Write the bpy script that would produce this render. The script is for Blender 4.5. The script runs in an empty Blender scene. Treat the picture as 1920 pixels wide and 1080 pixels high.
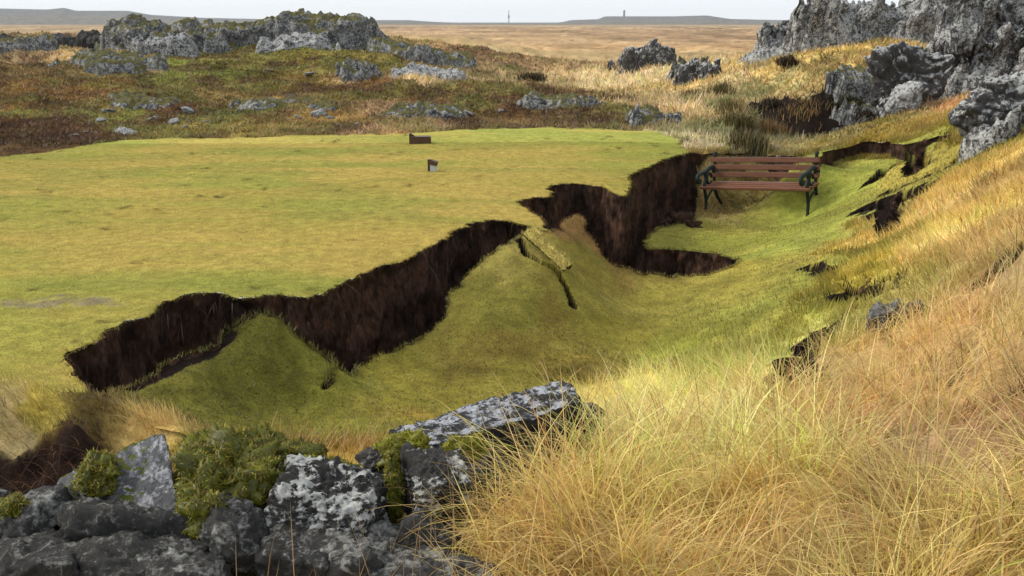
import bpy, bmesh, math, random
import numpy as np
from mathutils import Vector, Matrix, Euler

R = math.radians
rng = np.random.default_rng(7)
random.seed(7)
SC = bpy.context.scene
COL = SC.collection

# ------------------------------------------------------------------ camera
F = 1844.0                      # focal length in pixels of a 1920 wide frame
H = 1.85                        # eye height above the tee
PITCH = math.atan(499.0 / F)    # looking down
cam = bpy.data.cameras.new('camera')
cam.sensor_width = 36.0
cam.lens = F * 36.0 / 1920.0
cam.clip_start = 0.05
cam.clip_end = 20000
cam_o = bpy.data.objects.new('camera', cam)
COL.objects.link(cam_o)
cam_o.location = (0, 0, H)
cam_o.rotation_euler = (R(90) - PITCH, 0, 0)
SC.camera = cam_o

# ------------------------------------------------------------------ sky, sun, exposure
SUN_EL, SUN_AZ = R(38), R(-78)          # azimuth from +Y towards +X : sun to the left, a little behind the tee
world = bpy.data.worlds.new('World')
SC.world = world
world.use_nodes = True
nt = world.node_tree
nt.nodes.clear()
out = nt.nodes.new('ShaderNodeOutputWorld')
bg = nt.nodes.new('ShaderNodeBackground')
sky = nt.nodes.new('ShaderNodeTexSky')
sky.sky_type = 'NISHITA'
sky.sun_disc = False
sky.sun_elevation = SUN_EL
sky.sun_rotation = SUN_AZ
sky.air_density = 1.0
sky.dust_density = 2.0
mixc = nt.nodes.new('ShaderNodeMix')    # an even layer of pale overcast cloud over the blue
mixc.data_type = 'RGBA'
mixc.inputs[0].default_value = 0.85
mixc.inputs[7].default_value = (6.5, 6.9, 7.4, 1)
nt.links.new(sky.outputs[0], mixc.inputs[6])
nt.links.new(mixc.outputs[2], bg.inputs[0])
bg.inputs[1].default_value = 0.066
nt.links.new(bg.outputs[0], out.inputs[0])

sun = bpy.data.lights.new('sun', 'SUN')
sun.energy = 1.35
sun.angle = R(28)
sun.color = (1.0, 0.94, 0.84)
sun_o = bpy.data.objects.new('sun', sun)
COL.objects.link(sun_o)
sd = Vector((math.sin(SUN_AZ) * math.cos(SUN_EL), math.cos(SUN_AZ) * math.cos(SUN_EL), math.sin(SUN_EL)))
sun_o.rotation_euler = sd.to_track_quat('Z', 'Y').to_euler()
sun_o.location = (-8, 10, 12)

SC.view_settings.view_transform = 'Standard'
SC.view_settings.look = 'None'
SC.view_settings.gamma = 1.0
SC.view_settings.use_curve_mapping = False
SC.view_settings.exposure = 1.25
SC.render.engine = 'CYCLES'
SC.cycles.use_denoising = True
SC.cycles.max_bounces = 6
SC.cycles.volume_bounces = 1

# ------------------------------------------------------------------ maths helpers
cp, sp = math.cos(PITCH), math.sin(PITCH)

def ray(u, v):
    a, b = (np.asarray(u, float) - 960) / F, (540 - np.asarray(v, float)) / F
    return a, cp + b * sp, -sp + b * cp          # x, y, z of the direction

def at_z(u, v, z):
    x, y, w = ray(u, v)
    t = (z - H) / w
    return np.array([x * t, y * t, z])

def at_y(u, v, d):
    x, y, w = ray(u, v)
    t = d / y
    return np.array([x * t, d, H + w * t])

def _h(ix, iy, iz, seed):
    n = (ix * 374761393 + iy * 668265263 + iz * 1440662683 + seed * 974634777) & 0xFFFFFFFF
    n = ((n ^ (n >> 13)) * 1274126177) & 0xFFFFFFFF
    n = n ^ (n >> 16)
    return (n & 0xFFFFFF) / float(0xFFFFFF) * 2 - 1

def vnoise(x, y, z=None, seed=0):
    x = np.asarray(x, float); y = np.asarray(y, float)
    z = np.zeros_like(x) if z is None else np.asarray(z, float)
    x0, y0, z0 = np.floor(x), np.floor(y), np.floor(z)
    fx, fy, fz = x - x0, y - y0, z - z0
    fx, fy, fz = [f * f * f * (f * (f * 6 - 15) + 10) for f in (fx, fy, fz)]
    x0, y0, z0 = x0.astype(np.int64), y0.astype(np.int64), z0.astype(np.int64)
    r = 0
    for dx in (0, 1):
        wx = fx if dx else 1 - fx
        for dy in (0, 1):
            wy = fy if dy else 1 - fy
            for dz in (0, 1):
                wz = fz if dz else 1 - fz
                r = r + wx * wy * wz * _h(x0 + dx, y0 + dy, z0 + dz, seed)
    return r

def fbm(x, y, z=None, oct=4, seed=0, gain=0.5):
    s, a, f = 0, 1.0, 1.0
    for k in range(oct):
        s = s + a * vnoise(np.asarray(x) * f + 13.7 * k, np.asarray(y) * f + 7.1 * k, None if z is None else np.asarray(z) * f, seed + k)
        a *= gain; f *= 2.03
    return s

def sstep(a, b, x):
    t = np.clip((x - a) / (b - a), 0, 1)
    return t * t * (3 - 2 * t)

class TPS:
    def __init__(self, p, v, lam=1e-4):
        self.p = p = np.asarray(p, float)
        v = np.asarray(v, float)
        n = len(p)
        K = self.phi(p, p) + lam * np.eye(n)
        P = np.hstack([np.ones((n, 1)), p])
        A = np.zeros((n + 3, n + 3))
        A[:n, :n] = K; A[:n, n:] = P; A[n:, :n] = P.T
        b = np.zeros(n + 3); b[:n] = v
        self.w = np.linalg.solve(A, b)
    def phi(self, a, b):
        d2 = ((a[:, None, :] - b[None, :, :]) ** 2).sum(-1)
        return 0.5 * d2 * np.log(d2 + 1e-12)
    def __call__(self, q):
        q = np.asarray(q, float)
        o = np.empty(len(q))
        for i in range(0, len(q), 20000):
            c = q[i:i + 20000]
            o[i:i + 20000] = self.phi(c, self.p) @ self.w[:-3] + self.w[-3] + c @ self.w[-2:]
        return o

def lp(x, y):                     # scale-free ground coordinates
    x = np.asarray(x, float); y = np.asarray(y, float)
    return np.stack([x / y, np.log(y)], -1)

def inside(poly, x, y):
    x = np.asarray(x); y = np.asarray(y)
    r = np.zeros(x.shape, bool)
    n = len(poly)
    for i in range(n):
        x1, y1 = poly[i]; x2, y2 = poly[(i + 1) % n]
        if y1 == y2:
            continue
        c = ((y1 > y) != (y2 > y)) & (x < (x2 - x1) * (y - y1) / (y2 - y1) + x1)
        r ^= c
    return r

def polydist(poly, x, y, closed=True):
    """distance to a polyline and the nearest point on it"""
    x = np.asarray(x, float); y = np.asarray(y, float)
    best = np.full(x.shape, 1e18); bx = np.zeros_like(x); by = np.zeros_like(x)
    n = len(poly)
    for i in range(n if closed else n - 1):
        x1, y1 = poly[i]; x2, y2 = poly[(i + 1) % n]
        dx, dy = x2 - x1, y2 - y1
        L = dx * dx + dy * dy + 1e-18
        t = np.clip(((x - x1) * dx + (y - y1) * dy) / L, 0, 1)
        px, py = x1 + t * dx, y1 + t * dy
        d = (x - px) ** 2 + (y - py) ** 2
        m = d < best
        best[m] = d[m]; bx[m] = px[m]; by[m] = py[m]
    return np.sqrt(best), bx, by

def resample(P, step):
    P = np.asarray(P, float)
    d = np.r_[0, np.cumsum(np.linalg.norm(np.diff(P[:, :2], axis=0), axis=1))]
    n = max(2, int(d[-1] / step))
    t = np.linspace(0, d[-1], n + 1)
    return np.stack([np.interp(t, d, P[:, k]) for k in range(P.shape[1])], -1), t

def lin(c):
    c = np.asarray(c, float) / 255.0
    return np.where(c <= 0.04045, c / 12.92, ((c + 0.055) / 1.055) ** 2.4)

# ------------------------------------------------------------------ object helpers
def tag(o, label=None, cat=None, group=None, kind=None):
    if label: o['label'] = label
    if cat: o['category'] = cat
    if group: o['group'] = group
    if kind: o['kind'] = kind
    return o

def np_mesh(name, V, T, mat, parent=None, col=None, smooth=True, attrs=None):
    V = np.asarray(V, np.float32); T = np.asarray(T, np.int32)
    me = bpy.data.meshes.new(name)
    k = T.shape[1]
    me.vertices.add(len(V)); me.vertices.foreach_set('co', V.ravel())
    me.loops.add(T.size); me.loops.foreach_set('vertex_index', T.ravel())
    me.polygons.add(len(T)); me.polygons.foreach_set('loop_start', np.arange(0, T.size, k, dtype=np.int32))
    if smooth:
        me.polygons.foreach_set('use_smooth', np.ones(len(T), bool))
    if col is not None:
        a = me.color_attributes.new('Col', 'FLOAT_COLOR', 'POINT')
        c = np.ones((len(V), 4), np.float32); c[:, :3] = col
        a.data.foreach_set('color', c.ravel())
    for nm, va in (attrs or {}).items():
        at = me.attributes.new(nm, 'FLOAT', 'POINT')
        at.data.foreach_set('value', np.asarray(va, np.float32))
    me.update(calc_edges=True)
    if mat: me.materials.append(mat)
    o = bpy.data.objects.new(name, me)
    COL.objects.link(o)
    if parent: o.parent = parent
    return o

def bm_obj(name, bm, mat, parent=None, smooth=False):
    me = bpy.data.meshes.new(name)
    bm.to_mesh(me); bm.free()
    if smooth:
        me.polygons.foreach_set('use_smooth', np.ones(len(me.polygons), bool))
    me.materials.append(mat)
    o = bpy.data.objects.new(name, me)
    COL.objects.link(o)
    if parent: o.parent = parent
    return o

def empty(name, loc=(0, 0, 0), rot=(0, 0, 0)):
    o = bpy.data.objects.new(name, None)
    o.empty_display_size = 0.2
    COL.objects.link(o)
    o.location = loc; o.rotation_euler = rot
    return o

# ------------------------------------------------------------------ materials
class NT:
    def __init__(self, name):
        self.m = bpy.data.materials.new(name)
        self.m.use_nodes = True
        self.t = self.m.node_tree
        self.t.nodes.clear()
    def n(self, typ, **kw):
        nd = self.t.nodes.new('ShaderNode' + typ)
        for k, v in kw.items():
            if k.startswith('i_'):
                nd.inputs[k[2:]].default_value = v
            elif k.startswith('x'):
                nd.inputs[int(k[1:])].default_value = v
            else:
                setattr(nd, k, v)
        return nd
    def l(self, a, b):
        self.t.links.new(a, b)
    def noise(self, vec, scale, detail=5, rough=0.6, dist=0.0):
        nd = self.n('TexNoise', i_Scale=scale, i_Detail=detail, i_Roughness=rough, i_Distortion=dist)
        self.l(vec, nd.inputs['Vector'])
        return nd.outputs['Fac']
    def ramp(self, fac, stops):
        nd = self.n('ValToRGB')
        cr = nd.color_ramp
        while len(cr.elements) < len(stops):
            cr.elements.new(0.5)
        for e, (p, c) in zip(cr.elements, stops):
            e.position = p
            e.color = (c, c, c, 1) if isinstance(c, (int, float)) else (*c, 1)
        self.l(fac, nd.inputs[0])
        return nd.outputs[0]
    def mix(self, fac, a, b, mode='MIX'):
        nd = self.n('Mix', data_type='RGBA', blend_type=mode)
        for s, i in ((fac, 0), (a, 6), (b, 7)):
            if hasattr(s, 'is_linked'):
                self.l(s, nd.inputs[i])
            else:
                nd.inputs[i].default_value = s if i == 0 else (*s, 1)
        return nd.outputs[2]
    def math(self, op, a, b=0.0, clamp=False):
        nd = self.n('Math', operation=op, use_clamp=clamp)
        for s, i in ((a, 0), (b, 1)):
            if hasattr(s, 'is_linked'):
                self.l(s, nd.inputs[i])
            else:
                nd.inputs[i].default_value = s
        return nd.outputs[0]
    def done(self, color, rough=0.9, bump=None, bstr=0.5, bdist=0.02, spec=0.2, metal=0.0):
        b = self.n('BsdfPrincipled')
        o = self.n('OutputMaterial')
        if hasattr(color, 'is_linked'): self.l(color, b.inputs['Base Color'])
        else: b.inputs['Base Color'].default_value = (*color, 1)
        if hasattr(rough, 'is_linked'): self.l(rough, b.inputs['Roughness'])
        else: b.inputs['Roughness'].default_value = rough
        b.inputs['Specular IOR Level'].default_value = spec
        b.inputs['Metallic'].default_value = metal
        if bump is not None:
            bn = self.n('Bump', i_Strength=bstr, i_Distance=bdist)
            self.l(bump, bn.inputs['Height'])
            self.l(bn.outputs[0], b.inputs['Normal'])
        self.l(b.outputs[0], o.inputs[0])
        return self.m

def mat_ground():
    t = NT('ground_vegetation')
    c = t.n('VertexColor', layer_name='Col').outputs[0]
    p = t.n('NewGeometry').outputs['Position']
    n1 = t.noise(p, 9.0, 6, 0.7)
    n2 = t.noise(p, 70.0, 4, 0.7)
    k = t.math('ADD', t.math('MULTIPLY', n1, 0.9), t.math('MULTIPLY', n2, 0.9))
    f = t.ramp(k, [(0.55, 0.62), (0.9, 1.0), (1.25, 1.32)])
    col = t.mix(1.0, c, f, 'MULTIPLY')
    return t.done(col, 0.95, t.math('ADD', t.math('MULTIPLY', n1, 1.0), t.math('MULTIPLY', n2, 0.4)), 0.6, 0.04, 0.05)

def mat_soil():
    t = NT('peat_soil')
    p = t.n('NewGeometry').outputs['Position']
    mp = t.n('Mapping'); mp.inputs['Scale'].default_value = (1, 1, 0.22)
    t.l(p, mp.inputs[0])
    fib = t.noise(mp.outputs[0], 42, 6, 0.75)
    big = t.noise(p, 3.2, 5, 0.65)
    col = t.ramp(big, [(0.3, (0.018, 0.012, 0.009)), (0.48, (0.062, 0.035, 0.024)), (0.62, (0.135, 0.070, 0.045)), (0.8, (0.08, 0.046, 0.031))])
    f2 = t.ramp(fib, [(0.3, 0.35), (0.55, 1.0), (0.75, 1.9)])
    col = t.mix(1.0, col, f2, 'MULTIPLY')
    return t.done(col, 0.97, t.math('ADD', fib, big), 0.9, 0.03, 0.08)

def mat_blade(name, trans=0.35):
    t = NT(name)
    c = t.n('VertexColor', layer_name='Col').outputs[0]
    d = t.n('BsdfDiffuse'); tr = t.n('BsdfTranslucent'); ms = t.n('MixShader')
    ms.inputs[0].default_value = trans
    t.l(c, d.inputs[0]); t.l(c, tr.inputs[0])
    t.l(d.outputs[0], ms.inputs[1]); t.l(tr.outputs[0], ms.inputs[2])
    gl = t.n('BsdfGlossy'); gl.inputs['Roughness'].default_value = 0.45
    gl.inputs[0].default_value = (0.8, 0.8, 0.8, 1)
    m2 = t.n('MixShader'); m2.inputs[0].default_value = 0.03
    t.l(ms.outputs[0], m2.inputs[1]); t.l(gl.outputs[0], m2.inputs[2])
    o = t.n('OutputMaterial'); t.l(m2.outputs[0], o.inputs[0])
    return t.m

def mat_rock(name, dark=(0.018, 0.018, 0.019), mid=(0.062, 0.060, 0.060), lich=(0.45, 0.45, 0.43), lo=0.54, hi=0.6,
             moss=0.0, scale=1.0, upk=0.035, lw=0.28, mosscol=(0.075, 0.085, 0.012), brown=0.35):
    t = NT(name)
    tc = t.n('TexCoord').outputs['Object']
    oi = t.n('ObjectInfo').outputs['Random']
    off = t.n('CombineXYZ'); t.l(t.math('MULTIPLY', oi, 37.0), off.inputs[0]); t.l(t.math('MULTIPLY', oi, 11.0), off.inputs[2])
    va = t.n('VectorMath', operation='ADD'); t.l(tc, va.inputs[0]); t.l(off.outputs[0], va.inputs[1])
    p = va.outputs[0]
    n0 = t.noise(p, 2.2 * scale, 8, 0.68)
    n1 = t.noise(p, 6.0 * scale, 8, 0.72, 0.6)
    n2 = t.noise(p, 26.0 * scale, 6, 0.7)
    vor = t.n('TexVoronoi', i_Scale=9.0 * scale, feature='F1'); t.l(p, vor.inputs['Vector'])
    base = t.ramp(n0, [(0.32, dark), (0.55, mid), (0.75, tuple(x * 1.35 for x in mid))])
    base = t.mix(t.ramp(n1, [(0.52, 0.0), (0.7, brown)]), base, (0.085, 0.062, 0.043))
    lk = t.math('ADD', t.math('MULTIPLY', n1, 1 - lw), t.math('MULTIPLY', n2, lw))
    lk = t.math('ADD', lk, t.math('MULTIPLY', t.math('SUBTRACT', 0.35, vor.outputs['Distance']), 0.10))
    g = t.n('NewGeometry')
    sx = t.n('SeparateXYZ'); t.l(g.outputs['Normal'], sx.inputs[0])
    up = sx.outputs[2]
    lk = t.math('ADD', lk, t.math('MULTIPLY', up, upk))  # paler where facing up: lichen, and on the cap slab painted top light
    lm = t.ramp(lk, [(lo, 0.0), (hi, 1.0)])
    lcol = t.mix(n2, tuple(x * 0.6 for x in lich), lich)
    col = t.mix(lm, base, lcol)
    col = t.mix(1.0, col, t.ramp(n2, [(0.3, 0.55), (0.52, 1.0), (0.75, 1.35)]), 'MULTIPLY')
    if moss > 0:
        mk = t.math('ADD', t.math('MULTIPLY', up, 0.5), t.math('MULTIPLY', n0, 1.1))
        mm = t.ramp(mk, [(1.18 - moss, 0.0), (1.26 - moss, 1.0)])
        mc = t.mix(n2, tuple(x * 0.5 for x in mosscol), tuple(x * 1.4 for x in mosscol))
        col = t.mix(mm, col, mc)
    return t.done(col, 0.88, t.math('ADD', n1, t.math('MULTIPLY', n2, 0.45)), 1.0, 0.03 / scale, 0.25)

M_GROUND = mat_ground()
M_SOIL = mat_soil()
M_TURF = mat_blade('turf_blades', 0.3)
M_GRASS = mat_blade('dry_grass_blades', 0.4)
M_MOSS = mat_blade('moss_blades', 0.25)
M_CRAG = mat_rock('lichened_lava', lw=0.42, lo=0.445, hi=0.535, moss=0.06, scale=1.3, mid=(0.075, 0.071, 0.066), lich=(0.46, 0.455, 0.43))
M_RIDGE = mat_rock('lichened_ridge_lava', lw=0.45, lo=0.465, hi=0.55, moss=0.34, scale=1.2, mid=(0.085, 0.083, 0.08), mosscol=(0.095, 0.085, 0.024), lich=(0.36, 0.36, 0.34))
M_WALL = mat_rock('wall_lava', lo=0.50, hi=0.60, moss=0.16, scale=1.9, mid=(0.046, 0.043, 0.039), lich=(0.28, 0.275, 0.25))
M_WHITE = mat_rock('white_lichened_lava', lw=0.2, lo=0.515, hi=0.55, moss=0.10, scale=1.5, dark=(0.016, 0.015, 0.014), mid=(0.042, 0.040, 0.036), lich=(0.47, 0.47, 0.44))
M_SLAB = mat_rock('pale_slab_lava', dark=(0.04, 0.04, 0.042), mid=(0.11, 0.11, 0.115), lich=(0.36, 0.36, 0.37), lo=0.50, hi=0.58, moss=0.22, scale=2.4, brown=0.2)
M_DARK = mat_rock('dark_shaded_lava', lw=0.5, lo=0.535, hi=0.61, moss=0.14, scale=2.6, mid=(0.040, 0.038, 0.035), dark=(0.011, 0.011, 0.010), lich=(0.17, 0.165, 0.15))  # lava dark by itself, with the lower wall's shade mixed into the colour
M_OVER = mat_rock('overhang_lava', lo=0.52, hi=0.60, moss=0.06, scale=1.2, upk=0.12)
M_CAP = mat_rock('cap_slab_lava', dark=(0.012, 0.012, 0.013), mid=(0.035, 0.034, 0.034), lich=(0.40, 0.41, 0.44), lo=0.645, hi=0.72, upk=0.20, scale=2.4, brown=0.15)  # slab's light top and shaded front painted in through the lichen mask
M_STONE = mat_rock('pale_stone', lo=0.46, hi=0.53, moss=0.0, scale=3.0, mid=(0.15, 0.15, 0.15))
M_GREY = mat_rock('grey_stone', lo=0.50, hi=0.62, moss=0.0, scale=3.0, mid=(0.10, 0.098, 0.10), lich=(0.26, 0.26, 0.27))

# ------------------------------------------------------------------ height of the undisturbed ground
OUT = []        # u, v, z
def po(z, *pts):
    for u, v in pts: OUT.append((u, v, z))
po(0.0, (0, 300), (300, 262), (700, 255), (1000, 243), (1200, 250), (1275, 277), (100, 400), (400, 400), (800, 330), (1100, 300),
   (300, 520), (700, 450), (900, 390), (1020, 345), (100, 620), (0, 520), (-500, 420), (-500, 620), (-300, 310), (560, 545), (850, 430),
   (1180, 330), (250, 590), (0, 700), (-300, 720), (130, 700), (1285, 287))
po(0.0, (50, 745), (170, 745)); po(0.0, (40, 768), (140, 772))
po(-0.13, (50, 815), (150, 815)); po(-0.20, (200, 850)); po(-0.26, (60, 900)); po(-0.2, (-300, 900))
# moor behind the tee
po(-0.05, (300, 246), (700, 238), (1000, 232), (1230, 236), (0, 282))
po(0.12, (100, 225), (400, 215), (700, 205)); po(0.05, (1000, 205), (1180, 212))
po(0.45, (150, 160), (400, 150), (650, 150)); po(0.3, (850, 160)); po(0.25, (1000, 165))
po(0.95, (150, 100), (400, 95), (650, 100)); po(0.6, (850, 110)); po(0.15, (1050, 130))
po(1.45, (300, 62), (520, 55), (680, 62)); po(1.25, (120, 68)); po(1.0, (850, 75)); po(0.45, (1000, 100)); po(0.8, (20, 85))
po(0.0, (1120, 140), (1120, 180), (1230, 150), (1200, 200), (1250, 220))
po(0.2, (1230, 128), (1310, 155))
po(0.0, (1330, 230), (1300, 262)); po(-0.05, (1350, 285)); po(-0.1, (1430, 285), (1500, 290))
po(-0.15, (1410, 262)); po(-0.34, (1450, 266), (1500, 262), (1545, 258)); po(-0.1, (1590, 258)); po(0.22, (1440, 190), (1490, 196), (1540, 200))
po(0.35, (1400, 165)); po(0.7, (1400, 120)); po(1.05, (1520, 105), (1620, 98)); po(0.6, (1560, 150)); po(0.3, (1600, 190), (1640, 190))
# right-hand slope
po(0.1, (1560, 280), (1610, 268)); po(0.14, (1660, 265)); po(0.2, (1700, 265)); po(0.32, (1700, 235)); po(0.45, (1690, 210), (1780, 240))
po(0.7, (1850, 200)); po(0.62, (1860, 270)); po(0.72, (1910, 290)); po(0.45, (1800, 330)); po(0.25, (1740, 340)); po(0.02, (1680, 345))
po(-0.02, (1650, 430)); po(0.3, (1760, 450)); po(0.6, (1900, 450)); po(0.5, (1900, 600)); po(0.2, (1700, 600)); po(-0.02, (1600, 560)); po(-0.02, (1620, 490))
po(0.44, (1900, 750)); po(0.42, (1900, 1000)); po(0.3, (1500, 1000)); po(0.2, (1500, 820)); po(0.16, (1650, 700)); po(-0.02, (1530, 650)); po(0.02, (1480, 720))
po(0.1, (1300, 820)); po(0.18, (1100, 1000)); po(0.05, (1200, 850)); po(0.9, (2300, 500), (2300, 300)); po(0.8, (2300, 900)); po(1.6, (2200, 150))
# under and behind the stone wall
OUTW = [(-2.5, 2.6, -0.1), (-1.2, 2.6, -0.02), (-0.4, 2.6, 0.02), (0.2, 2.5, 0.12), (-1.4, 3.3, -0.02), (-0.6, 3.4, 0.1), (0.1, 3.6, 0.12), (0.3, 4.0, 0.05),
        (-1.0, 4.0, -0.02), (-0.4, 4.2, -0.08), (0.3, 4.5, -0.12), (1.0, 4.6, -0.1), (-1.2, 4.4, -0.1), (-1.75, 4.6, -0.08), (-2.2, 3.6, -0.22),
        (0.5, 1.6, 0.2), (-1.5, 1.6, -0.1), (1.2, 1.5, 0.35), (2.0, 2.0, 0.5)]
for s in (-1.2, -0.8, -0.4, 0, 0.3, 0.6, 0.9, 1.2):
    OUTW += [(s * 60, 60, 0.05), (s * 140, 140, 0.0), (s * 400, 400, 0.0), (s * 3000, 3000, 0.0)]
OUTW += [(s * 36, 36, z) for s, z in ((-1.1, 1.0), (-0.8, 1.0), (-0.42, 0.9), (0.0, 0.25), (0.12, 0.05), (0.3, 1.0), (0.5, 1.6), (0.8, 1.6), (1.2, 1.0))]
OUTW += [(s * 44, 44, z) for s, z in ((-0.8, 0.5), (-0.3, 0.3), (0.1, 0.02), (0.4, 0.6))]
OUTW += [(-1.0 * 18, 18, 0.1), (-0.8 * 12, 12, 0.0), (-0.9 * 6, 6, -0.02), (0.9 * 12, 12, 1.2), (0.9 * 20, 20, 1.6)]
P3 = [at_z(u, v, z) for u, v, z in OUT] + [np.array(p, float) for p in OUTW]
P3 = np.array(P3)
tps_out = TPS(lp(P3[:, 0], P3[:, 1]), P3[:, 2], 2e-4)

HILL = np.array([(-900, 22), (-500, 14), (0, 11), (30, 12), (60, 18), (150, 20), (180, 17), (200, 22), (290, 22), (330, 29), (420, 34), (560, 37), (700, 38), (780, 38),
                 (860, 43.5), (1040, 43.5), (1062, 38), (1110, 36.5), (1122, 31.5), (1240, 31.5), (1300, 30), (1340, 36), (1430, 38), (1700, 36), (2400, 30)], float)

def hill(x, y):
    u = 960 + x / y * cp * F        # azimuth of the far skyline, as seen over the plain
    v = np.interp(u, HILL[:, 0], HILL[:, 1])
    zt = H + (41 - v) / F * 1500
    base = np.maximum(zt + 2.0 * 0, -0.5)
    return base * sstep(700, 1500, y)

FIS = []        # carved fissures: (polyline, half width, depth)
TEE = None

def outer(x, y):
    x = np.asarray(x, float); y = np.asarray(y, float)
    z = tps_out(lp(x.ravel(), y.ravel())).reshape(x.shape)
    z = np.where(y > 150, z * (1 - sstep(150, 400, y)), z)
    return z + np.where(y > 600, hill(x, y), 0)

def hit(u, v, fn=outer, y0=1.7, y1=2500):
    ax, ay, az = ray(u, v)
    ys = np.exp(np.arange(math.log(y0), math.log(y1), 0.004))
    xs = ys * ax / ay
    zr = H + ys * az / ay
    g = fn(xs, ys) - zr
    i = np.argmax(g > 0)
    if not (g > 0).any():
        i = len(ys) - 1
    return np.array([xs[i], ys[i], zr[i]])

# ------------------------------------------------------------------ the crack: lip of the standing ground
LIP = [(165, 740), (128, 708), (141, 690), (123, 664), (160, 650), (200, 630), (230, 606), (275, 592), (285, 575), (330, 560), (370, 552), (420, 555), (460, 561), (520, 553),
       (570, 553), (600, 546), (640, 525), (700, 497), (780, 470), (840, 438), (880, 417), (930, 408), (990, 411), (1036, 418), (1010, 399), (985, 384), (962, 374), (1000, 367),
       (1037, 364), (1032, 347), (1080, 343), (1130, 347), (1170, 357), (1183, 350), (1179, 335), (1205, 317), (1245, 300), (1275, 291), (1295, 285)]
lip = np.array([at_z(u, v, 0.0) for u, v in LIP])
BACK = [(1315, 288), (1350, 287), (1430, 288), (1505, 294), (1540, 292), (1570, 278), (1610, 268), (1660, 267), (1700, 270), (1745, 261), (1795, 254)]
RIGHT = [(1748, 270), (1728, 285), (1712, 305), (1722, 325), (1690, 352), (1676, 385), (1662, 410), (1655, 440), (1640, 480), (1622, 530), (1600, 560), (1548, 630), (1495, 690), (1470, 735)]
FRONT = [(1.25, 4.55), (0.6, 4.5), (0.0, 4.4), (-0.8, 4.3), (-1.4, 4.42), (-1.75, 4.58)]
back = np.array([hit(u, v) for u, v in BACK])
right = np.array([hit(u, v) for u, v in RIGHT])
front = np.array([(x, y, 0) for x, y in FRONT])

def jag(P, amp, seed, step=0.035):
    """a torn line: resampled, pushed about by noise, its ends kept"""
    Q, t = resample(P, step)
    T = np.gradient(Q[:, :2], axis=0)
    N = np.stack([-T[:, 1], T[:, 0]], -1)
    N /= np.linalg.norm(N, axis=1)[:, None] + 1e-9
    a = amp * (0.55 * vnoise(t * 2.6, t * 0 + 3.3, seed=seed) + 0.5 * vnoise(t * 7.5, t * 0 + 1.3, seed=seed + 1) + 0.45 * vnoise(t * 21, t * 0 + 8.3, seed=seed + 2))
    e = np.clip(np.minimum(t, t[-1] - t) / 0.25, 0, 1)
    Q[:, :2] += N * (a * e)[:, None]
    return Q

lip_j = jag(lip, 0.068, 11)
back_j = jag(back, 0.07, 21, 0.05)
right_j = jag(right, 0.05, 31, 0.05)
LOOP = np.vstack([lip_j, back_j, right_j, front])[:, :2]

# ------------------------------------------------------------------ the sunken block and its torn edge
EDGE = [(172, 742, -.10), (235, 727, -.18), (300, 692, -.16), (345, 670, -.13), (390, 650, -.11), (425, 622, -.06), (440, 604, -.01), (456, 598, 0.0), (474, 604, -.02), (498, 592, 0.01), (518, 597, 0.0),
        (540, 622, -.08), (572, 648, -.18), (604, 664, -.24), (637, 690, -.30), (612, 724, -.35), (648, 700, -.38), (700, 668, -.42), (780, 640, -.45), (828, 606, -.40), (836, 578, -.33),
        (850, 545, -.26), (900, 500, -.13), (955, 456, -.03), (975, 442, -.04), (1000, 436, -.03), (1036, 432, -.0), (1058, 436, -.05), (1066, 412, 0.02), (1085, 407, 0.03), (1100, 440, -.10), (1140, 488, -.30),
        (1180, 505, -.40), (1240, 517, -.46), (1300, 518, -.48), (1345, 510, -.48), (1392, 489, -.46),
        (1380, 485, -.50), (1340, 474, -.60), (1300, 470, -.65), (1250, 467, -.67), (1210, 466, -.68), (1213, 440, -.68), (1250, 425, -.68), (1300, 416, -.70), (1312, 398, -.71),
        (1309, 345, -.47), (1303, 302, -.15)]
edge = np.array([at_z(u, v, z) for u, v, z in EDGE])
SIN = [(500, 680, -.2), (450, 720, -.28), (560, 740, -.38), (400, 790, -.32), (300, 780, -.26), (380, 690, -.17), (600, 800, -.42), (800, 760, -.48), (700, 720, -.46), (900, 700, -.5), (900, 600, -.32),
       (850, 640, -.44), (960, 520, -.15), (1000, 600, -.36), (1060, 570, -.30), (1070, 640, -.48), (1000, 690, -.52), (1150, 640, -.56), (1200, 560, -.58), (1120, 540, -.42), (1060, 490, -.15),
       (1090, 500, -.26), (1280, 600, -.5), (1300, 540, -.5), (1400, 560, -.38), (1400, 640, -.3), (1300, 690, -.36), (1200, 720, -.42), (1450, 470, -.38), (1500, 425, -.40), (1560, 365, -.36),
       (1400, 430, -.66), (1450, 405, -.67), (1560, 330, -.3), (1600, 400, -.12), (1500, 500, -.24), (1600, 330, -.16), (1690, 305, -.0), (1350, 405, -.71), (1300, 440, -.69), (1470, 560, -.2),
       (1540, 560, -.1), (1000, 800, -.42), (1640, 300, -.08), (1560, 440, -.18), (1420, 500, -.37)]
SFLOOR = [(2.75, 14.15, -.70), (3.2, 14.2, -.70), (3.7, 14.2, -.67), (2.6, 13.6, -.71), (3.3, 13.6, -.71), (3.85, 12.9, -.63)]
sin_ = np.array([at_z(u, v, z) for u, v, z in SIN])
bound = []
for Q in (back[:4],):
    for p in Q: bound.append((p[0], p[1] + 0.02, outer(p[:1], p[1:2])[0] - 0.03))
for p in back[4:-1]: bound.append((p[0], p[1] - 0.1, outer(p[:1], p[1:2])[0] - 0.22))
for p in right[1:]: bound.append((p[0], p[1], outer(p[:1], p[1:2])[0] - 0.012))
for p in front: bound.append((p[0], p[1], outer(p[:1], p[1:2])[0] - 0.012))
bound = np.array(bound)
SP = np.vstack([edge, sin_, np.array(SFLOOR), bound])
tps_s = TPS(lp(SP[:, 0], SP[:, 1]), SP[:, 2], 5e-5)

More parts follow.
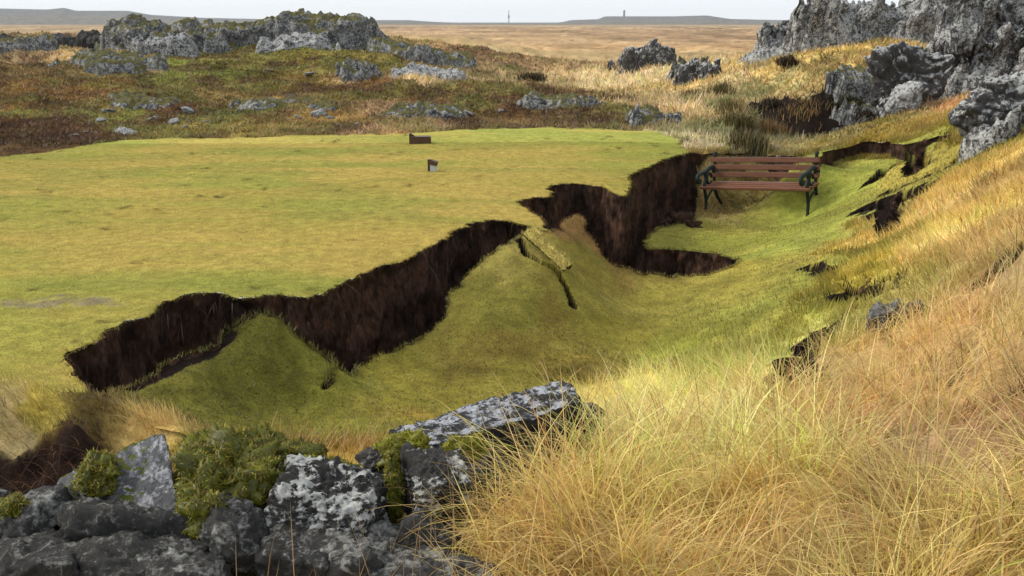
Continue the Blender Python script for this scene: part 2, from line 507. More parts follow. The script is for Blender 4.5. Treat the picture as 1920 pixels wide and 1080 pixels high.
edge_j = jag(edge, 0.065, 51)
cen = np.array([0.5, 7.5])
def push(P, d):                       # tuck the hidden rim of the sunken block under the standing ground
    P = P[:, :2]
    T = np.gradient(P, axis=0); N = np.stack([-T[:, 1], T[:, 0]], -1)
    N /= np.linalg.norm(N, axis=1)[:, None] + 1e-9
    return P + N * d
SPOLY = np.vstack([edge_j[:, :2], push(back_j, 0.05), push(right_j, 0.05), push(front, 0.05)])

def sunk(x, y):
    x = np.asarray(x, float); y = np.asarray(y, float)
    return tps_s(lp(x.ravel(), y.ravel())).reshape(x.shape)

def surface(x, y):
    """visible surface: sunken block inside the loop, the standing ground elsewhere"""
    x = np.asarray(x, float); y = np.asarray(y, float)
    return np.where(inside(LOOP, x, y), np.where(inside(SPOLY, x, y), sunk(x, y), -1.3), outer(x, y))

def shit(u, v):
    return hit(u, v, surface)

# ------------------------------------------------------------------ fissures carved into the turf
for pts, w, d in (([(1714, 285), (1717, 322)], 0.12, 0.36), ([(1686, 354), (1745, 328)], 0.17, 0.13), ([(1648, 382), (1702, 368)], 0.26, 0.16), ([(1656, 399), (1690, 390)], 0.18, 0.14),
                  ([(1662, 408), (1668, 434)], 0.10, 0.10), ([(1640, 338), (1664, 314)], 0.12, 0.11), ([(1745, 262), (1790, 252)], 0.06, 0.2),
                  ([(1520, 500), (1562, 512)], 0.09, 0.07), ([(1580, 530), (1600, 548)], 0.03, 0.08), ([(1598, 558), (1648, 546)], 0.13, 0.11),
                  ([(1550, 620), (1516, 652)], 0.10, 0.09), ([(1500, 672), (1486, 728)], 0.11, 0.10),
                  ([(250, 727), (300, 702), (350, 678), (400, 655), (424, 634)], 0.045, 0.02), ([(622, 716), (610, 728)], 0.018, 0.06),
                  ([(953, 454), (985, 478), (1015, 494), (1045, 512), (1062, 540), (1074, 574)], 0.024, 0.2),
                  ([(1436, 206), (1480, 204), (1510, 210)], 0.32, 0.08), ([(1440, 214), (1480, 240)], 0.4, 0.08), ([(1470, 226), (1520, 220), (1572, 232)], 0.45, 0.10), ([(1478, 255), (1560, 252)], 0.55, 0.12), ([(1405, 268), (1412, 240)], 0.2, 0.1), ([(1570, 218), (1640, 222)], 0.3, 0.1)):
    FIS.append((np.array([shit(u, v)[:2] for u, v in pts]), w, d))

def carve(x, y):
    c = np.zeros(np.shape(x)); k = np.zeros(np.shape(x)); e = np.zeros(np.shape(x))
    wob = np.clip(1 + 0.4 * fbm(x * 7, y * 7, oct=3, seed=91), 0.65, 1.5)
    for P, w, d in FIS:
        lo, hi = P.min(0) - 3.5 * w, P.max(0) + 3.5 * w
        m = (x > lo[0]) & (x < hi[0]) & (y > lo[1]) & (y < hi[1])
        if not m.any(): continue
        dist, _, _ = polydist(P, x[m], y[m], False)
        q = 1 - sstep(0.78, 1.0, dist / (w * wob[m]))
        c[m] = np.maximum(c[m], q * d); k[m] = np.maximum(k[m], 1 - sstep(1.06, 1.22, dist / (w * wob[m])))
        e[m] = np.maximum(e[m], 1 - sstep(0.9, 1.35, dist / (w * wob[m])))
    return c, k, e

# ------------------------------------------------------------------ vegetation: colour (sRGB as it grows, some shade and haze painted in) and blade length
TEEPIX = [(-900, 330), (-300, 300), (0, 291), (100, 279), (250, 261), (400, 256), (550, 253), (700, 251), (850, 241), (1000, 238), (1130, 240), (1220, 244), (1262, 258), (1290, 280)]
TEE = np.array([at_z(u, v, 0)[:2] for u, v in TEEPIX] + [tuple(p[:2]) for p in lip_j[::-1]] + [at_z(100, 740, 0)[:2], at_z(40, 715, 0)[:2], at_z(-400, 700, 0)[:2], at_z(-900, 700, 0)[:2]])
VEG = [
 (1500, 900, 205, 163, 84, .36), (1200, 900, 207, 166, 86, .36), (1050, 1000, 200, 158, 80, .36), (1300, 780, 214, 172, 92, .38), (1150, 760, 214, 172, 92, .34), (1700, 1000, 185, 148, 78, .28),
 (1850, 1050, 195, 158, 80, .34), (1700, 860, 150, 115, 72, .13), (1820, 800, 152, 112, 66, .15), (1600, 780, 196, 150, 84, .28), (1900, 700, 184, 146, 80, .2), (1750, 650, 194, 150, 82, .2),
 (1450, 760, 212, 170, 90, .34), (1880, 560, 180, 148, 86, .2), (1880, 450, 196, 154, 86, .16), (1750, 450, 202, 158, 84, .13), (1750, 380, 198, 158, 80, .1), (1860, 340, 180, 140, 75, .14), (1600, 700, 172, 138, 75, .18),
 (1560, 620, 150, 133, 58, .11), (1600, 520, 168, 150, 60, .07), (1660, 480, 182, 158, 72, .08), (1560, 430, 150, 150, 62, .03), (1500, 540, 150, 148, 62, .045), (1450, 600, 156, 148, 66, .06),
 (1400, 690, 150, 140, 60, .13), (1640, 330, 156, 156, 62, .03), (1750, 305, 172, 156, 70, .05), (1700, 240, 175, 140, 70, .10), (1800, 265, 165, 130, 65, .12), (1800, 190, 185, 135, 80, .12), (1640, 255, 172, 148, 70, .06),
 # sunken block; the mound faces have their shade painted into the turf colour
 (600, 780, 126, 122, 46, .03), (450, 780, 116, 112, 42, .03), (800, 740, 134, 124, 46, .028), (950, 620, 110, 96, 40, .028), (900, 560, 114, 108, 42, .028), (500, 660, 100, 98, 38, .035), (1000, 480, 140, 128, 60, .028),
 (1082, 420, 142, 110, 62, .03), (1085, 470, 134, 122, 52, .028), (1150, 600, 138, 128, 50, .028), (1250, 560, 154, 142, 60, .028), (1300, 640, 142, 142, 52, .035), (1420, 490, 165, 150, 60, .028), (1450, 440, 144, 144, 54, .028),
 (1350, 430, 144, 136, 56, .028), (1560, 350, 152, 156, 62, .028), (750, 830, 165, 128, 50, .05), (1000, 720, 138, 128, 50, .03), (1150, 700, 145, 125, 55, .07), (1000, 780, 140, 112, 45, .05),
 (1330, 320, 175, 150, 95, .06), (1450, 330, 160, 140, 80, .05), (1520, 450, 150, 152, 62, .028),
 # by the wall
 (280, 815, 170, 132, 66, .12), (190, 770, 120, 100, 52, .07), (100, 800, 60, 42, 30, .05), (600, 860, 165, 132, 62, .09), (430, 850, 130, 115, 48, .06), (800, 850, 150, 125, 55, .07), (30, 745, 160, 130, 74, .12), (100, 735, 160, 138, 62, .09), (700, 980, 150, 120, 70, .3), (300, 1000, 60, 55, 25, .03),
 # moor
 (30, 240, 88, 62, 34, .07), (150, 180, 126, 94, 52, .08), (300, 200, 104, 74, 45, .07), (60, 130, 114, 90, 54, .08), (500, 150, 112, 90, 45, .08), (700, 170, 140, 104, 60, .09), (800, 150, 190, 150, 92, .2),
 (600, 228, 150, 118, 66, .08), (720, 228, 186, 140, 92, .1), (400, 250, 140, 118, 62, .07), (330, 140, 122, 118, 50, .05), (180, 215, 120, 112, 52, .05), (440, 215, 118, 112, 55, .05), (1000, 180, 108, 80, 46, .09),
 (1100, 150, 196, 160, 100, .25), (1200, 150, 200, 165, 106, .26), (1250, 205, 190, 150, 95, .26), (950, 130, 150, 114, 70, .1), (900, 225, 116, 88, 54, .08), (1150, 212, 128, 104, 60, .08), (200, 120, 160, 124, 74, .14),
 (220, 80, 162, 126, 76, .12), (600, 110, 122, 104, 48, .07), (450, 100, 128, 118, 52, .05), (560, 30, 130, 120, 50, .05), (1300, 190, 176, 142, 86, .22), (1365, 190, 120, 108, 56, .2), (1395, 260, 112, 98, 54, .2), (1400, 130, 186, 146, 80, .18),
 (1550, 105, 190, 148, 74, .16), (1600, 150, 165, 130, 65, .14), (1480, 180, 168, 132, 75, .18), (1450, 290, 140, 115, 70, .15), (1320, 270, 196, 164, 112, .12), (820, 190, 116, 88, 50, .08), (1050, 205, 120, 96, 58, .07),
 (900, 100, 172, 128, 78, .12), (700, 120, 120, 104, 52, .07), (40, 200, 114, 86, 48, .08), (250, 245, 128, 104, 50, .07), (80, 270, 84, 60, 34, .07),
 # plain
 (1000, 100, 188, 152, 94, .1), (1200, 92, 172, 132, 82, .1), (1100, 72, 176, 140, 90, .1), (950, 60, 172, 136, 90, .1), (50, 110, 180, 142, 88, .1), (150, 60, 168, 136, 92, .1), (1130, 100, 190, 155, 96, .1), (1300, 70, 160, 124, 82, .1),
]
vp = np.array([lp(*shit(u, v)[:2]) for u, v, *_ in VEG])
vc = np.array([lin((c[2], c[3] * (1.05 if c[5] >= .1 else 1), c[4] * (1.2 if c[5] >= .1 else 1))) for c in VEG])
vl = np.array([c[5] for c in VEG])
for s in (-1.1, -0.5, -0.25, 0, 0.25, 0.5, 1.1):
    for d, c in ((500, (168, 144, 112)), (900, (112, 110, 104)), (1400, (96, 102, 104)), (3000, (96, 102, 104))):  # far hills take a painted haze grey-blue instead of moor brown
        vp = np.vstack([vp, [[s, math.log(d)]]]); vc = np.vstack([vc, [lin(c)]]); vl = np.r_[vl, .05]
ALB = 0.80
vp32 = vp.astype(np.float32)

def veg(x, y):
    x = np.asarray(x, float).ravel(); y = np.asarray(y, float).ravel()
    q = lp(x, y)
    fx = 3.0 / np.maximum(1.0, np.sqrt(y / 6))
    q[:, 0] += 0.035 * fbm(x * fx, y * fx, oct=3, seed=61)
    q[:, 1] += 0.045 * fbm(x * fx, y * fx, oct=3, seed=71)
    col = np.empty((len(x), 3)); ln = np.empty(len(x))
    for i in range(0, len(x), 20000):
        a = q[i:i + 20000].astype(np.float32)
        d2 = (a[:, :1] - vp32[None, :, 0]) ** 2 + (a[:, 1:] - vp32[None, :, 1]) ** 2 + np.float32(4e-5)
        w = 1 / (d2 * d2)
        w /= w.sum(1)[:, None]
        col[i:i + 20000] = w @ vc; ln[i:i + 20000] = w @ vl
    # mottling in the growth itself
    far = sstep(40, 90, y)
    m = fbm(x * 1.1, y * 1.1, oct=4, seed=81); m2 = fbm(x * 4.5, y * 4.5, oct=3, seed=85)
    moor = ((y > 15.5) & (y < 45)).astype(float) * (1 - sstep(0.12, 0.2, ln))
    am = 0.16 + 0.34 * moor
    col *= (1 + am * m + 0.16 * m2)[:, None].clip(0.35, 1.8)
    g = sstep(0.15, 0.5, fbm(x * 0.9 + 40, y * 0.9, oct=3, seed=97)) * moor
    col = col * (1 - 0.6 * g[:, None]) + lin((122, 114, 58)) * 0.6 * g[:, None]
    g = sstep(0.2, 0.5, fbm(x * 1.3 + 80, y * 1.3, oct=3, seed=99)) * moor
    col = col * (1 - 0.6 * g[:, None]) + lin((92, 60, 44)) * 0.6 * g[:, None]
    pl = sstep(42, 70, y) * (1 - sstep(400, 900, y))
    col = col * (1 + pl * (0.30 * fbm(x * 0.16, y * 0.05, oct=4, seed=187) + 0.18 * fbm(x * 0.7, y * 0.22, oct=2, seed=189)))[:, None].clip(0.4, 1.6)
    t = inside(TEE, x, y)
    if t.any():
        tx, ty = x[t], y[t]
        a = 0.5 + 0.55 * fbm(tx * 0.45, ty * 0.75, oct=4, seed=101)
        b = 0.5 + 0.6 * fbm(tx * 0.3 + 9, ty * 0.9, oct=4, seed=111)
        a = np.clip(a, 0, 1)[:, None]; b = sstep(0.45, 0.9, b)[:, None]
        c = lin((162, 146, 64)) * (1 - a) + lin((179, 155, 74)) * a
        c = c * (1 - 0.7 * b) + lin((142, 146, 58)) * 0.7 * b
        rx = sstep(2.2, 4.2, tx + 0.15 * (ty - 12))[:, None]
        c = c * (1 - 0.55 * rx) + lin((150, 154, 62)) * 0.55 * rx
        # a worn bald patch near the broken lip
        st = sstep(0.25, 0.75, fbm(tx * 0.55 + 31, ty * 1.9, oct=3, seed=117))[:, None]
        c = c * (1 - 0.35 * st) + lin((118, 128, 50)) * 0.35 * st
        w0 = at_z(120, 566, 0)
        wr = ((tx - w0[0]) / 0.34) ** 2 + ((ty - w0[1]) / 0.16) ** 2 + 0.9 * fbm(tx * 6, ty * 6, oct=3, seed=121)
        w = (1 - sstep(0.3, 1.3, wr))[:, None]
        c = c * (1 - 0.75 * w) + lin((132, 118, 98)) * 0.75 * w
        c *= (1 + 0.06 * fbm(tx * 5, ty * 5, oct=3, seed=131))[:, None]
        col[t] = c
        ln[t] = 0.013
    k = (sstep(0.05, 0.12, ln) * (1 - moor) * (1 - sstep(30, 45, y)))[:, None]
    col = col * (1 + k * np.array([0.68, 0.86, 1.12]))
    col = col * (1 + moor[:, None] * np.array([0.24, 0.34, 0.42]))
    short = (1 - sstep(0.04, 0.07, ln))[:, None]               # clipped turf is a duller green than its blades
    lum = (col @ np.array([0.3, 0.6, 0.1]))[:, None]
    col = col * (1 - 0.04 * short) + lum * 0.04 * short * np.array([1.05, 0.98, 0.9])
    return np.minimum(col * ALB, 0.78), ln

SOILC = np.array([0.016, 0.0105, 0.008])

def bumps(x, y, ln):
    """tussocks and hummocks; the mown tee stays smooth"""
    t = inside(TEE, x, y)
    a = np.where(t, 0.006, np.clip(ln * 0.28, 0.01, 0.05))
    z = a * fbm(x * 3.2, y * 3.2, oct=3, seed=141)
    m = sstep(17.0, 21.0, y) * (1 - sstep(60, 120, y))
    m = np.maximum(m, sstep(0.35, 0.5, x / y) * sstep(9, 14, y) * 0.6) * np.where(t, 0, 1)
    z += m * (0.13 * fbm(x * 0.75, y * 0.75, oct=4, seed=151) + 0.05 * np.abs(fbm(x * 2.3, y * 2.3, oct=3, seed=161)))
    z += sstep(60, 150, y) * (1 - sstep(300, 600, y)) * 0.25 * fbm(x * 0.06, y * 0.06, oct=4, seed=171)
    return z

def grid_sheet(svals, lvals):
    S, L = np.meshgrid(svals, lvals)
    Y = np.exp(L); X = S * Y
    nr, nc = S.shape
    idx = np.arange(nr * nc).reshape(nr, nc)
    q = np.stack([idx[:-1, :-1], idx[:-1, 1:], idx[1:, 1:], idx[1:, :-1]], -1).reshape(-1, 4)
    return X.ravel(), Y.ravel(), q, nc

def cut(X, Y, q, poly, keep_in, ds, dl):
    """keep the cells inside / outside a polygon, the rim of cells snapped on to it"""
    lo, hi = poly.min(0) - 0.5, poly.max(0) + 0.5
    m = (X > lo[0]) & (X < hi[0]) & (Y > lo[1]) & (Y < hi[1])
    I = np.where(m)[0]
    ins = np.zeros(len(X), bool)
    ins[I] = inside(poly, X[I], Y[I])
    # snap the vertices of cells that straddle the outline
    mixed = ins[q].any(1) & ~ins[q].all(1)
    bad = np.unique(q[mixed])
    drop = bad[ins[bad] != keep_in]
    d, bx, by = polydist(poly, X[drop], Y[drop])
    X = X.copy(); Y = Y.copy()
    X[drop] = bx; Y[drop] = by
    keepv = (ins == keep_in)
    kc = keepv[q].any(1)
    q = q[kc]
    used = np.unique(q)
    mp = np.full(len(X), -1); mp[used] = np.arange(len(used))
    return X[used], Y[used], mp[q]

def to_tris(q):
    return np.vstack([q[:, [0, 1, 2]], q[:, [0, 2, 3]]])

# --- standing ground: one sheet from the camera's feet to the horizon
sv = np.r_[np.linspace(-1.6, -0.66, 34)[:-1], np.arange(-0.66, 0.66, 0.0031), np.linspace(0.66, 1.6, 34)]
lv = np.r_[np.arange(math.log(1.3), math.log(40), 0.0058), np.linspace(math.log(40), math.log(3600), 150)]
X, Y, Q, nc = grid_sheet(sv, lv)
X, Y, Q = cut(X, Y, Q, LOOP, False, 0.0027, 0.0048)
Z = outer(X, Y)
C, LN = veg(X, Y)
Z += bumps(X, Y, LN)
cv, ck, ce = carve(X, Y)
Z -= cv
kk = sstep(0.03, 0.25, ck)[:, None]
C = C * (1 - kk) + SOILC * kk
# the torn peat bank between the tee and the wall, at the left
pb = at_y(80, 850, 4.15)
bk = np.exp(-((X - pb[0] + 0.15) / 0.60) ** 4 - ((Y - 3.98) / 0.44) ** 6)
bk = sstep(0.25, 0.6, bk + 0.35 * fbm(X * 5, Y * 5, oct=3, seed=181))
Z += bk * 0.05 * fbm(X * 11, Y * 11, oct=4, seed=183)
C = C * (1 - bk[:, None]) + np.array([0.022, 0.013, 0.009]) * bk[:, None]
GX, GY, GZ, GQ, GC, GL, GK = X, Y, Z, Q, C, LN, np.maximum(ce, bk)
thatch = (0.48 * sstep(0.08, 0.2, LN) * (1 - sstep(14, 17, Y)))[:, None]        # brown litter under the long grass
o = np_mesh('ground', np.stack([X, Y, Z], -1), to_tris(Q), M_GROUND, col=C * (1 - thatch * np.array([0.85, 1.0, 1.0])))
tag(o, kind='structure')

# --- sunken block
sv = np.arange(-0.47, 0.47, 0.0021)
lv = np.arange(math.log(4.0), math.log(17.5), 0.0030)
X, Y, Q, nc = grid_sheet(sv, lv)
X, Y, Q = cut(X, Y, Q, SPOLY, True, 0.0021, 0.003)
Z = sunk(X, Y)
C, LN = veg(X, Y)
Z += np.clip(LN * 0.25, 0.006, 0.03) * fbm(X * 3.2, Y * 3.2, oct=3, seed=141)
cv, ck, ce = carve(X, Y)
Z -= cv
kk = sstep(0.03, 0.25, ck)[:, None]
C = C * (1 - kk) + SOILC * kk
SX, SY, SZ, SQ, SCc, SL, SK = X, Y, Z, Q, C, LN, ce
o = np_mesh('sunken_ground', np.stack([X, Y, Z], -1), to_tris(Q), M_GROUND, col=C)
tag(o, kind='structure')

# --- torn soil faces below the lips
def soil_face(name, P, ztop, depth, sign, rows, seed, undercut, flare):
    """a strip hanging from a torn lip; sign picks the side that faces the crack"""
    Q, t = resample(P, 0.02)
    if ztop is None:
        e = veg(Q[:, 0], Q[:, 1])[1]
        zt = sunk(Q[:, 0], Q[:, 1]) + np.clip(e * 0.25, 0.006, 0.03) * fbm(Q[:, 0] * 3.2, Q[:, 1] * 3.2, oct=3, seed=141) + 0.003
    else:
        zt = gtop(Q)
    T = np.gradient(Q[:, :2], axis=0)
    k = 9
    ker = np.ones(k) / k
    T = np.stack([np.convolve(np.pad(T[:, j], k // 2, 'edge'), ker, 'valid') for j in (0, 1)], -1)
    N = np.stack([-T[:, 1], T[:, 0]], -1)
    N /= np.linalg.norm(N, axis=1)[:, None] + 1e-9
    N *= sign
    n = len(Q)
    a = np.linspace(0, 1, rows) ** 1.15
    A, Tt = np.meshgrid(a, t, indexing='ij')
    z = zt[None, :] - 0.004 - A * depth
    d = -undercut * sstep(0, 0.06, A) + flare * A
    fib = 0.030 * fbm(Tt * 3, z * 2.0, oct=3, seed=seed) + 0.028 * fbm(Tt * 13, z * 5, oct=4, seed=seed + 5, gain=0.65) + 0.012 * fbm(Tt * 60, z * 9, oct=2, seed=seed + 9)
    d = d + fib * sstep(0, 0.05, A)
    x = Q[None, :, 0] + N[None, :, 0] * d
    y = Q[None, :, 1] + N[None, :, 1] * d
    V = np.stack([x, y, z], -1).reshape(-1, 3)
    I = np.arange(rows * n).reshape(rows, n)
    q = np.stack([I[:-1, :-1], I[1:, :-1], I[1:, 1:], I[:-1, 1:]], -1).reshape(-1, 4)
    o = np_mesh(name, V, to_tris(q), M_SOIL)
    tag(o, kind='structure')
    return o

def gtop(P):
    ln = veg(P[:, 0], P[:, 1])[1]
    return outer(P[:, 0], P[:, 1]) + np.maximum(bumps(P[:, 0], P[:, 1], ln), bumps(P[:, 0], P[:, 1] + 0.01, ln)) + 0.003
lb = np.vstack([lip_j, back_j[:14]])
soil_face('crack_face', lb, lb, 1.5, -1, 46, 201, 0.03, 0.0)
lb = np.vstack([back_j[13:], right_j])
soil_face('scarp_face', lb, lb, 0.5, -1, 20, 221, 0.02, -0.02)
soil_face('sunken_edge_face', edge_j, None, 1.2, 1, 36, 241, 0.02, -0.10)

# --- crumbled soil at the bottom of the crack
gx, gy = np.meshgrid(np.arange(-3.4, 5.6, 0.06), np.arange(4.2, 16.5, 0.06))
gz = -1.25 + 0.16 * fbm(gx * 1.5, gy * 1.5, oct=5, seed=251)
I = np.arange(gx.size).reshape(gx.shape)
q = np.stack([I[:-1, :-1], I[:-1, 1:], I[1:, 1:], I[1:, :-1]], -1).reshape(-1, 4)
c2 = np.stack([gx.ravel()[q].mean(1), gy.ravel()[q].mean(1)], -1)
q = q[inside(LOOP, c2[:, 0], c2[:, 1])]
o = np_mesh('crack_floor', np.stack([gx.ravel(), gy.ravel(), gz.ravel()], -1), to_tris(q), M_SOIL)
tag(o, kind='structure')

# ------------------------------------------------------------------ grass
def blades(name, P, Ln, W, az, lean, curl, col, segs, mat, parent=None, tipcol=None, label=None, cat='grass', kind='stuff', twist=None, top=True):
    """P roots (n,3); Ln length; az lean azimuth; lean start angle from vertical; curl added angle to the tip"""
    n = len(P)
    if n == 0: return None
    k = segs
    pos = P.copy()
    hx, hy = np.cos(az), np.sin(az)
    tw = az + np.pi / 2 + (0 if twist is None else twist)
    wx, wy = np.cos(tw), np.sin(tw)
    V = np.empty((n, 2 * k + 1, 3)); Cc = np.empty((n, 2 * k + 1, 3))
    for i in range(k + 1):
        f = i / k
        if i < k:
            w = W * (1 - 0.75 * f ** 1.5) * 0.5
            for sgn, j in ((-1, 2 * i), (1, 2 * i + 1)):
                V[:, j, 0] = pos[:, 0] + sgn * wx * w
                V[:, j, 1] = pos[:, 1] + sgn * wy * w
                V[:, j, 2] = pos[:, 2]
                Cc[:, j] = col if tipcol is None else col * (1 - f) + tipcol * f
            th = lean + curl * (f + 0.5 / k)
            st = Ln / k
            pos = pos + np.stack([hx * np.sin(th) * st, hy * np.sin(th) * st, np.cos(th) * st], -1)
        else:
            V[:, 2 * k] = pos
            Cc[:, 2 * k] = col if tipcol is None else tipcol
    b = (np.arange(n) * (2 * k + 1))[:, None]
    tr = []
    for i in range(k - 1):
        a0, a1, b0, b1 = 2 * i, 2 * i + 1, 2 * i + 2, 2 * i + 3
        tr += [b + np.array([[a0, a1, b1]]), b + np.array([[a0, b1, b0]])]
    tr.append(b + np.array([[2 * k - 2, 2 * k - 1, 2 * k]]))
    o = np_mesh(name, V.reshape(-1, 3), np.vstack(tr), mat, parent, col=Cc.reshape(-1, 3))
    if top:
        tag(o, label, cat, kind=kind)
    elif kind:
        o['kind'] = kind
    return o

def scatter(X, Y, Z, Q, dens):
    """random points on a sheet, dens given per vertex in points per square metre"""
    T = to_tris(Q)
    a = np.stack([X[T], Y[T], Z[T]], -1)
    e1, e2 = a[:, 1] - a[:, 0], a[:, 2] - a[:, 0]
    ar = 0.5 * np.abs(e1[:, 0] * e2[:, 1] - e1[:, 1] * e2[:, 0])
    n = rng.poisson(ar * dens[T].mean(1))
    t = np.repeat(np.arange(len(T)), n)
    r1, r2 = rng.random(len(t)), rng.random(len(t))
    s = np.sqrt(r1)
    w = np.stack([1 - s, s * (1 - r2), s * r2], -1)
    P = (a[t] * w[:, :, None]).sum(1)
    return P, T[t, 0]

def frame_mask(X, Y, m=0.70):
    return (np.abs(X / Y) < m) & (Y > 2.0)

# short turf: tee, sunken block, green slope
def turf(X, Y, Z, Q, C, LN, K, name, label, scale):
    d = np.where(LN < 0.075, 1.0, 0.0) * frame_mask(X, Y, 0.64) * (Y < 17.3) * (K < 0.3)
    d = d * np.clip(26000 / np.maximum(Y, 4.0) ** 1.35, 0, 5200) * scale
    P, vi = scatter(X, Y, Z, Q, d)
    n = len(P)
    L = np.minimum(LN[vi], 0.05) * rng.uniform(0.5, 1.2, n) * np.where(LN[vi] < 0.04, 0.7, 1)
    c = C[vi] * rng.uniform(0.86, 1.22, (n, 1)) * rng.normal(1, 0.06, (n, 3))
    W = rng.uniform(0.004, 0.008, n) * np.maximum(1, P[:, 1] / 7)
    blades(name, P, L, W, rng.uniform(0, 6.283, n), rng.uniform(0.3, 1.15, n), rng.uniform(0, 0.5, n), np.clip(c, 0, 1), 1, M_TURF,
           label=label)
    return n
n1 = turf(GX, GY, GZ, GQ, GC, GL, GK, 'tee_turf', 'short mown yellow green turf covering the flat tee', 0.75)
n2 = turf(SX, SY, SZ, SQ, SCc, SL, SK, 'sunken_turf', 'short olive green turf on the collapsed block', 0.9)

# longer grass over both sheets
def meadow(X, Y, Z, Q, C, LN, K, nm, lab, ymin, ymax, dmul, segs, wbase, sel):
    d = np.where((LN >= np.where(Y > 17.5, 0.03, 0.06)) & (Y > ymin) & (Y < ymax) & sel, 1.0, 0.0) * frame_mask(X, Y, 0.74) * (K < 0.35)
    tus = 0.55 + 0.9 * sstep(-0.3, 0.6, fbm(X * 4.5, Y * 4.5, oct=2, seed=301))
    d = d * dmul * tus / np.clip(LN / 0.15, 0.5, 2.2) * np.minimum(1, (19.0 / Y) ** 1.5)
    P, vi = scatter(X, Y, Z, Q, d)
    n = len(P)
    L = LN[vi] * rng.uniform(0.45, 1.35, n)
    c = C[vi] * 1.1 * rng.uniform(0.6, 1.4, (n, 1)) * rng.normal(1, 0.05, (n, 3))
    gr = rng.random(n) < 0.10
    c[gr] = c[gr] * np.array([0.72, 0.95, 0.55])
    br = rng.random(n) < 0.08
    c[br] = c[br] * np.array([0.6, 0.45, 0.4])
    W = wbase * rng.uniform(0.6, 1.3, n) * np.maximum(1.0, P[:, 1] / 5)
    flow = 3.6 + 1.5 * fbm(P[:, 0] * 1.4, P[:, 1] * 1.4, oct=2, seed=311)          # lies over to the left and towards us
    flow = np.where(P[:, 1] > 15, rng.uniform(0, 6.283, n), flow)
    az = flow + rng.normal(0, 0.75, n)
    lean = np.clip(rng.normal(0.45, 0.22, n), 0.02, 1.1)
    curl = np.clip(rng.normal(0.75, 0.4, n), 0.0, 1.9)
    blades(nm, P, L, W, az, lean, curl, np.clip(c, 0, 1), segs, M_GRASS, label=lab, twist=rng.normal(0, 0.6, n))
    return n
n3 = meadow(GX, GY, GZ, GQ, GC, GL, GK, 'slope_grass', 'dry straw coloured grass lying over on the slope right of the crater', 5.2, 15.5, 2150, 2, 0.0050, GX > 0)
n4 = meadow(SX, SY, SZ, SQ, SCc, SL, SK, 'crater_rim_grass', 'longer yellowing grass along the rim of the collapsed block', 4.0, 15.0, 2600, 2, 0.004, SX > -9)
n6 = meadow(GX, GY, GZ, GQ, GC, GL, GK, 'bank_grass', 'straw grass on the verge between the tee and the stone wall', 3.2, 5.6, 3800, 3, 0.0035, (GX < -1.7) & (GY > 4.42))
n5 = meadow(GX, GY, GZ, GQ, GC, GL, GK, 'moor_growth', 'brown heather and straw grass covering the rough moor', 15.5, 42, 480, 1, 0.009, GX > -99)
print('counts', n1, n2, n3, n4, n5)

# foreground dry grass: arching tussocks
fgmask = (GX > -0.15 + 0.1 * (GY - 3)) & (GY < 5.6) & ~((GX < 0.36 - 0.7 * (3.85 - GY)) & (GY > 3.0) & (GY < 4.3))
tus = sstep(-0.1, 0.45, fbm(GX * 5.5, GY * 5.5, oct=2, seed=401))
d = np.where(fgmask & (GL > 0.07) & frame_mask(GX, GY, 1.1), np.where(GX / GY > 0.75, 0.5, 1.0), 0.0) * (0.35 + tus) * 4200
d *= np.clip((GL - 0.03) / 0.2, 0.6, 1.0) * np.clip(1.4 - 0.12 * GY, 0.5, 1)
P, vi = scatter(GX, GY, GZ, GQ, d)
n = len(P)
L = GL[vi] * rng.uniform(0.4, 1.25, n) * np.clip(rng.normal(1, 0.15, n), 0.6, 1.4)
c = GC[vi] * 1.12 * rng.uniform(0.55, 1.4, (n, 1)) * rng.normal(1, 0.05, (n, 3))
g = rng.random(n) < 0.07; c[g] *= np.array([0.75, 1.0, 0.5])
g = rng.random(n) < 0.12; c[g] *= np.array([0.6, 0.45, 0.42])
g = rng.random(n) < 0.10; c[g] = c[g] * 0.5 + lin((236, 212, 150)) * 0.4
W = rng.uniform(0.0022, 0.0062, n)
tx_, ty_ = P[:, 0] * 3.2, P[:, 1] * 3.2                    # every tussock throws its blades outwards
az = np.arctan2(vnoise(tx_, ty_ + 0.3, seed=421) - vnoise(tx_, ty_ - 0.3, seed=421), vnoise(tx_ + 0.3, ty_, seed=421) - vnoise(tx_ - 0.3, ty_, seed=421)) + np.pi
az = np.where(rng.random(n) < 0.35, 3.4, az) + rng.normal(0, 0.9, n)
L *= 0.78 + 0.42 * sstep(-0.4, 0.6, vnoise(tx_, ty_, seed=421))
blades('foreground_grass', P, L, W, az, np.clip(rng.normal(0.5, 0.28, n), 0, 1.25), np.clip(rng.normal(1.05, 0.5, n), 0, 2.3), np.clip(c, 0, 1), 5, M_GRASS,
       label='tall dry golden grass in arching tussocks beside the stone wall', twist=rng.normal(0, 0.7, n))
print('fg', n)

